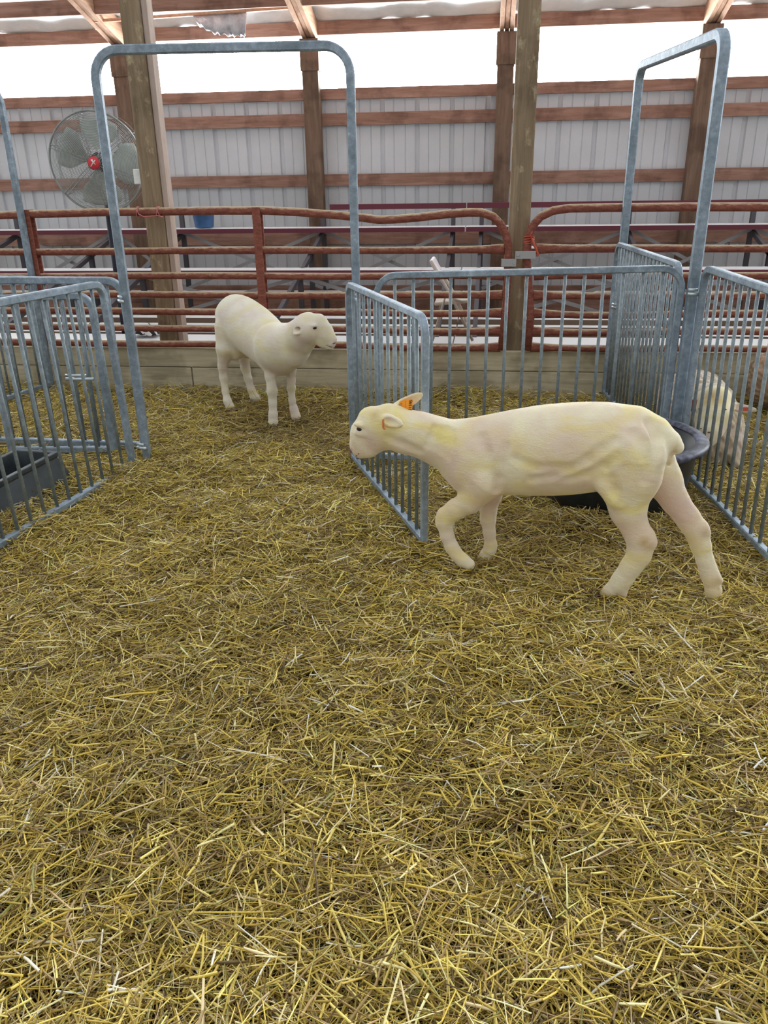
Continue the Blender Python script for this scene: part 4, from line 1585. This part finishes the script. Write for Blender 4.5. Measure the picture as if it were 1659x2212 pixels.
for sg in (1, -1):
    q = surf_hit(S2, pe - nl * sg * 0.14, nl * sg)
    ball(FR2.world(q + nl * sg * 0.005)[0], 0.0145, (1.2, 0.8, 0.7)).build('eye', M['eye'], lamb, smooth=True)
    q = surf_hit(S2, W2(719.5, 740, YH) - nl * sg * 0.1, nl * sg)
    ball(FR2.world(q + nl * sg * 0.002)[0], 0.007, (1.2, 1, 0.8), 8).build('nostril', M['nostril'], lamb, smooth=True)
    pts = []
    for k_ in range(6):
        w_ = k_ / 5
        q = surf_hit(S2, W2(721 - 18 * w_, 750.5 - 7 * w_, YH) - nl * sg * 0.12, nl * sg)
        if q is not None:
            pts.append(FR2.world(q + nl * sg * 0.001)[0])
    MB().tube(pts, 0.0022, 6).build('lip_line', M['nostril'], lamb, smooth=True)

# ---- woolly sheep lying behind the right panel, facing the camera
YB = 5.15
FR3 = Frame((1.35, 5.0), (0.0, -1.0))           # s towards the camera, l towards +x


def W3(x, y, Y):
    return FR3.loc(at(x, y, Y))


S3 = Sdf((-0.66, -0.42, -0.06), (0.50, 0.52, 0.62), 0.0055)
c = W3(1500, 900, 5.15)
S3.ell((c[0], c[1], 0.19), np.eye(3), (0.46, 0.235, 0.245), 0.04)
S3.ell(W3(1550, 950, 4.86), np.eye(3), (0.17, 0.16, 0.20), 0.06)
S3.ell(W3(1470, 905, 4.98), np.eye(3), (0.20, 0.095, 0.15), 0.05)
hd = [(1540, 868, 38, 4.74), (1540, 900, 36, 4.66), (1532, 930, 27, 4.61), (1526, 948, 20, 4.59)]
ps = [W3(x, y, Y) for x, y, r, Y in hd]
S3.chain(ps, [r * depth_of(at(x, y, Y)) / F_PX for x, y, r, Y in hd], 0.03)
S3.ell(W3(1530, 855, 4.82), np.eye(3), (0.11, 0.12, 0.07), 0.05)
leaf_ear(S3, W3(1572, 876, 4.72), W3(1632, 887, 4.70), 0.05, 0.02, (0.8, 0.0, 0.4))
leaf_ear(S3, W3(1512, 872, 4.74), W3(1474, 884, 4.72), 0.05, 0.02, (0.8, 0.0, 0.4))
S3.chain([W3(1585, 960, 4.75), W3(1590, 990, 4.70), W3(1592, 1003, 4.66)], [0.06, 0.035, 0.03], 0.03)
v3, f3 = S3.mesh()
# curly locks: displace the wool, leave the face smooth
ps = ps + [W3(1538, 862, 4.70), W3(1534, 852, 4.74)]
fd = np.min([np.linalg.norm(v3 - p, axis=1) for p in ps], axis=0)
wgt = np.clip((fd - 0.10) / 0.06, 0, 1)
def curls(v_, amp, seed):
    r_ = np.random.default_rng(seed)
    o_ = np.zeros(len(v_))
    for _ in range(14):
        k_ = r_.normal(0, 1, 3)
        k_ = k_ / np.linalg.norm(k_) * r_.uniform(70, 210)
        o_ += np.sin(v_ @ k_ + r_.uniform(0, 6.28))
    return amp * o_ / 3.2


dis = curls(v3, 0.0055, 5)
cen = np.array([c[0], c[1], 0.16])
nr_ = v3 - cen
nr_ /= np.linalg.norm(nr_, axis=1)[:, None] + 1e-6
v3 = v3 + nr_ * (dis * wgt)[:, None]
sk3 = np.zeros((len(v3), 3))
sk3[:, 0] = -0.1 + 0.35 * (1 - wgt) * 0
bump_skin(v3, [(W3(1536, 858, 4.66), 1.0), (W3(1545, 866, 4.64), 0.9), (W3(1528, 868, 4.64), 0.8)], 1, sk3, 0.075)
bump_skin(v3, [(W3(1610, 885, 4.68), 0.6)], 0, sk3, 0.06)
wooly = thing('sheep', 'unshorn grey woolly sheep resting behind the right pen panel', 'sheep', (FR3.O[0], FR3.O[1], 0), 'sheep')
o = mesh_object('body', FR3.world(v3) - np.array([FR3.O[0], FR3.O[1], 0]), f3, M['wool'], wooly, sk3)
# pale smooth face fleece on its own slot
o.data.materials.append(M['fleece'])
pc = v3[f3].mean(axis=1)
fdp = np.min([np.linalg.norm(pc - p, axis=1) for p in ps], axis=0)
o.data.polygons.foreach_set('material_index', ((fdp < 0.13) & (pc[:, 0] > ps[0][0] - 0.015 + 0.35 * np.maximum(0, pc[:, 2] - ps[0][2]))).astype(np.int32))
for x_, y_ in ((1564, 884), (1515, 884)):
    a_, b_ = W3(x_, y_, 4.25), W3(x_, y_, 5.1)
    q = surf_hit(S3, a_, b_ - a_, 1.0)
    ball(FR3.world(q - (0.003, 0, 0))[0], 0.012, (1.3, 1, 0.7)).build('eye', M['eye'], wooly, smooth=True)
for x_, y_ in ((1516, 926), (1532, 934)):
    a_, b_ = W3(x_, y_, 4.25), W3(x_, y_, 5.1)
    q = surf_hit(S3, a_, b_ - a_, 1.0)
    ball(FR3.world(q)[0], 0.007, (1.4, 0.6, 0.7)).build('nostril', M['nostril'], wooly, smooth=True)
q = at(1496, 876, 4.66)
MB().box((q[0] - 0.022, q[1], q[2] - 0.035), (q[0] + 0.022, q[1] + 0.004, q[2] + 0.035)).build('ear_tag', M['red_tag'], wooly, bevel=0.004)['label'] = 'dark red ear tag'
q = at(1610, 884, 4.655)
MB().box((q[0] - 0.03, q[1], q[2] - 0.012), (q[0] + 0.02, q[1] + 0.004, q[2] + 0.012)).build('ear_tag', M['orange_red'], wooly, bevel=0.004)['label'] = 'orange ear tag'

# ---- a further woolly sheep, mostly outside the right edge of the photograph
q4 = at(1700, 860, 5.95)
FR4 = Frame((q4[0] + 0.12, 5.95), (1.0, -0.15))
S4 = Sdf((-0.62, -0.34, -0.06), (0.85, 0.34, 0.72), 0.010)
S4.ell((0, 0, 0.20), np.eye(3), (0.40, 0.22, 0.25), 0.04)
S4.ell((-0.25, 0, 0.22), np.eye(3), (0.16, 0.17, 0.19), 0.05)
S4.chain([(0.28, 0, 0.3), (0.42, 0, 0.42), (0.46, 0, 0.46), (0.58, 0, 0.38)], [0.13, 0.09, 0.075, 0.04], 0.04)
leaf_ear(S4, (0.44, 0.05, 0.48), (0.40, 0.16, 0.44), 0.05, 0.02, (0.3, 0, 1))
leaf_ear(S4, (0.44, -0.05, 0.48), (0.40, -0.16, 0.44), 0.05, 0.02, (0.3, 0, 1))
for sx_, sy_ in ((0.22, 0.16), (0.22, -0.16), (-0.2, 0.16), (-0.2, -0.16)):
    S4.chain([(sx_, sy_, 0.10), (sx_ + 0.12, sy_, 0.03)], [0.06, 0.035], 0.03)
v4, f4 = S4.mesh()
nr_ = v4 - np.array([0, 0, 0.15])
nr_ /= np.linalg.norm(nr_, axis=1)[:, None] + 1e-6
v4 = v4 + nr_ * curls(v4, 0.006, 9)[:, None]
s4 = thing('sheep', 'brownish woolly sheep resting by the curb, cut off at the right edge', 'sheep', (FR4.O[0], FR4.O[1], 0), 'sheep')
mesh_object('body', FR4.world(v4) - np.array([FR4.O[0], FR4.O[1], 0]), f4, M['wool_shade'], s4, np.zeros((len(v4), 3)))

# ------------------------------------------------------------------ loose straw
def straw_field(N, ymin, ymax, lmean, wmean, lift, seed, name, tilt=0.16):
    r = np.random.default_rng(seed)
    # rejection-sample the strip of floor the photograph could see, with a margin on both sides
    Y = ymin + (ymax - ymin) * r.random(N * 3)
    X = -6.2 + 10.6 * r.random(N * 3)
    xl = np.interp(Y, [0.8, 6.4], [-1.75, -4.9])
    xr = np.interp(Y, [0.8, 6.4], [1.45, 2.9])
    ok = (X > xl) & (X < xr)
    ok &= r.random(len(X)) < np.interp(Y, [4.3, 5.2, 6.35], [1.0, 0.55, 0.24])
    X, Y = X[ok][:N], Y[ok][:N]
    n = len(X)
    L = np.clip(lmean * np.exp(r.normal(0, 0.45, n)), 0.02, 0.30)
    Wd = np.clip(wmean * np.exp(r.normal(0, 0.38, n)), 0.0011, 0.0075)
    az = r.random(n) * 2 * math.pi + 0.5 * np.sin(X * 2.1 + Y * 1.3)
    pit = r.normal(0, tilt, n)
    Z = bed(X, Y) + lift * r.random(n) ** 1.4 - 0.045
    dx, dy, dz = np.cos(az) * np.cos(pit), np.sin(az) * np.cos(pit), np.sin(pit)
    D = np.stack([dx, dy, dz], 1)
    C0 = np.stack([X, Y, Z], 1)
    side = np.stack([-np.sin(az), np.cos(az), np.zeros(n)], 1)
    roll = r.random(n) * math.pi
    upv = np.cross(D, side)
    b1 = side * np.cos(roll)[:, None] + upv * np.sin(roll)[:, None]
    b2 = -side * np.sin(roll)[:, None] + upv * np.cos(roll)[:, None]
    flat = np.where(r.random(n) < 0.6, 0.35, 1.0)
    bend = r.normal(0, 0.028, n)[:, None] * side * L[:, None] + r.normal(0, 0.02, n)[:, None] * np.array([0, 0, 1.0]) * L[:, None]
    secs = [(-0.5, 0.95, 0.0), (0.0, 1.0, 1.0), (0.5, 0.55, 0.0)]
    NP = 4
    V = np.empty((n, len(secs) * NP, 3))
    for si, (u, wsc, bs) in enumerate(secs):
        c_ = C0 + D * (u * L)[:, None] + bend * bs
        for q in range(NP):
            a = 2 * math.pi * q / NP
            V[:, si * NP + q] = c_ + b1 * (math.cos(a) * Wd / 2 * wsc)[:, None] + b2 * (math.sin(a) * Wd / 2 * wsc * flat)[:, None]
    # keep the tips from sinking far below the mat
    fl_idx = []
    for si in range(len(secs) - 1):
        for q in range(NP):
            q2 = (q + 1) % NP
            fl_idx.append((si * NP + q, si * NP + q2, (si + 1) * NP + q2, (si + 1) * NP + q))
    fl_idx = np.array(fl_idx)
    Fc = (np.arange(n)[:, None, None] * (len(secs) * NP) + fl_idx[None]).reshape(-1, 4)
    verts = V.reshape(-1, 3)
    pal = np.array([S(*c_)[:3] for c_ in ((228, 208, 120), (214, 190, 92), (194, 168, 74), (240, 228, 168), (174, 148, 70), (156, 130, 80), (98, 78, 44), (248, 242, 224), (150, 146, 80), (218, 198, 154), (182, 156, 116))])
    pw = np.array([0.13, 0.15, 0.17, 0.07, 0.14, 0.10, 0.08, 0.02, 0.04, 0.05, 0.05])
    pi_ = r.choice(len(pal), n, p=pw / pw.sum())
    colr = pal[pi_] * np.exp(r.normal(0, 0.16, n))[:, None]
    # trampled, damp bedding is browner in patches
    damp = np.clip(np.sin(X * 1.7 + 0.6) * np.sin(Y * 1.9 + 0.8) + 0.25 * np.sin(X * 5 + Y * 4), 0, 1) * np.interp(Y, [2.2, 3.4, 5.0, 6.3], [0.15, 0.6, 0.8, 0.8])
    brown = np.array(S(128, 104, 66)[:3])
    colr = colr * (1 - 0.6 * damp[:, None]) + brown * 0.6 * damp[:, None]
    colr = np.clip(colr, 0, 0.95)
    me = bpy.data.meshes.new(name)
    me.vertices.add(len(verts))
    me.vertices.foreach_set('co', verts.astype(np.float32).ravel())
    me.loops.add(Fc.size)
    me.loops.foreach_set('vertex_index', Fc.astype(np.int32).ravel())
    me.polygons.add(len(Fc))
    me.polygons.foreach_set('loop_start', np.arange(0, Fc.size, 4, dtype=np.int32))
    me.update(calc_edges=True)
    ca = me.attributes.new('straw_colour', 'FLOAT_COLOR', 'POINT')
    cv = np.ones((n, len(secs) * NP, 4), np.float32)
    cv[:, :, :3] = colr[:, None, :]
    ca.data.foreach_set('color', cv.ravel())
    me.materials.append(M['straw'])
    return me


me1 = straw_field(290000, 0.75, 6.34, 0.080, 0.0036, 0.078, 3, 'straw_bedding', 0.26)
o = bpy.data.objects.new('straw_bedding', me1)
COL.objects.link(o)
tag(o, 'loose golden straw bedding spread over the whole pen floor', 'straw', kind='stuff')
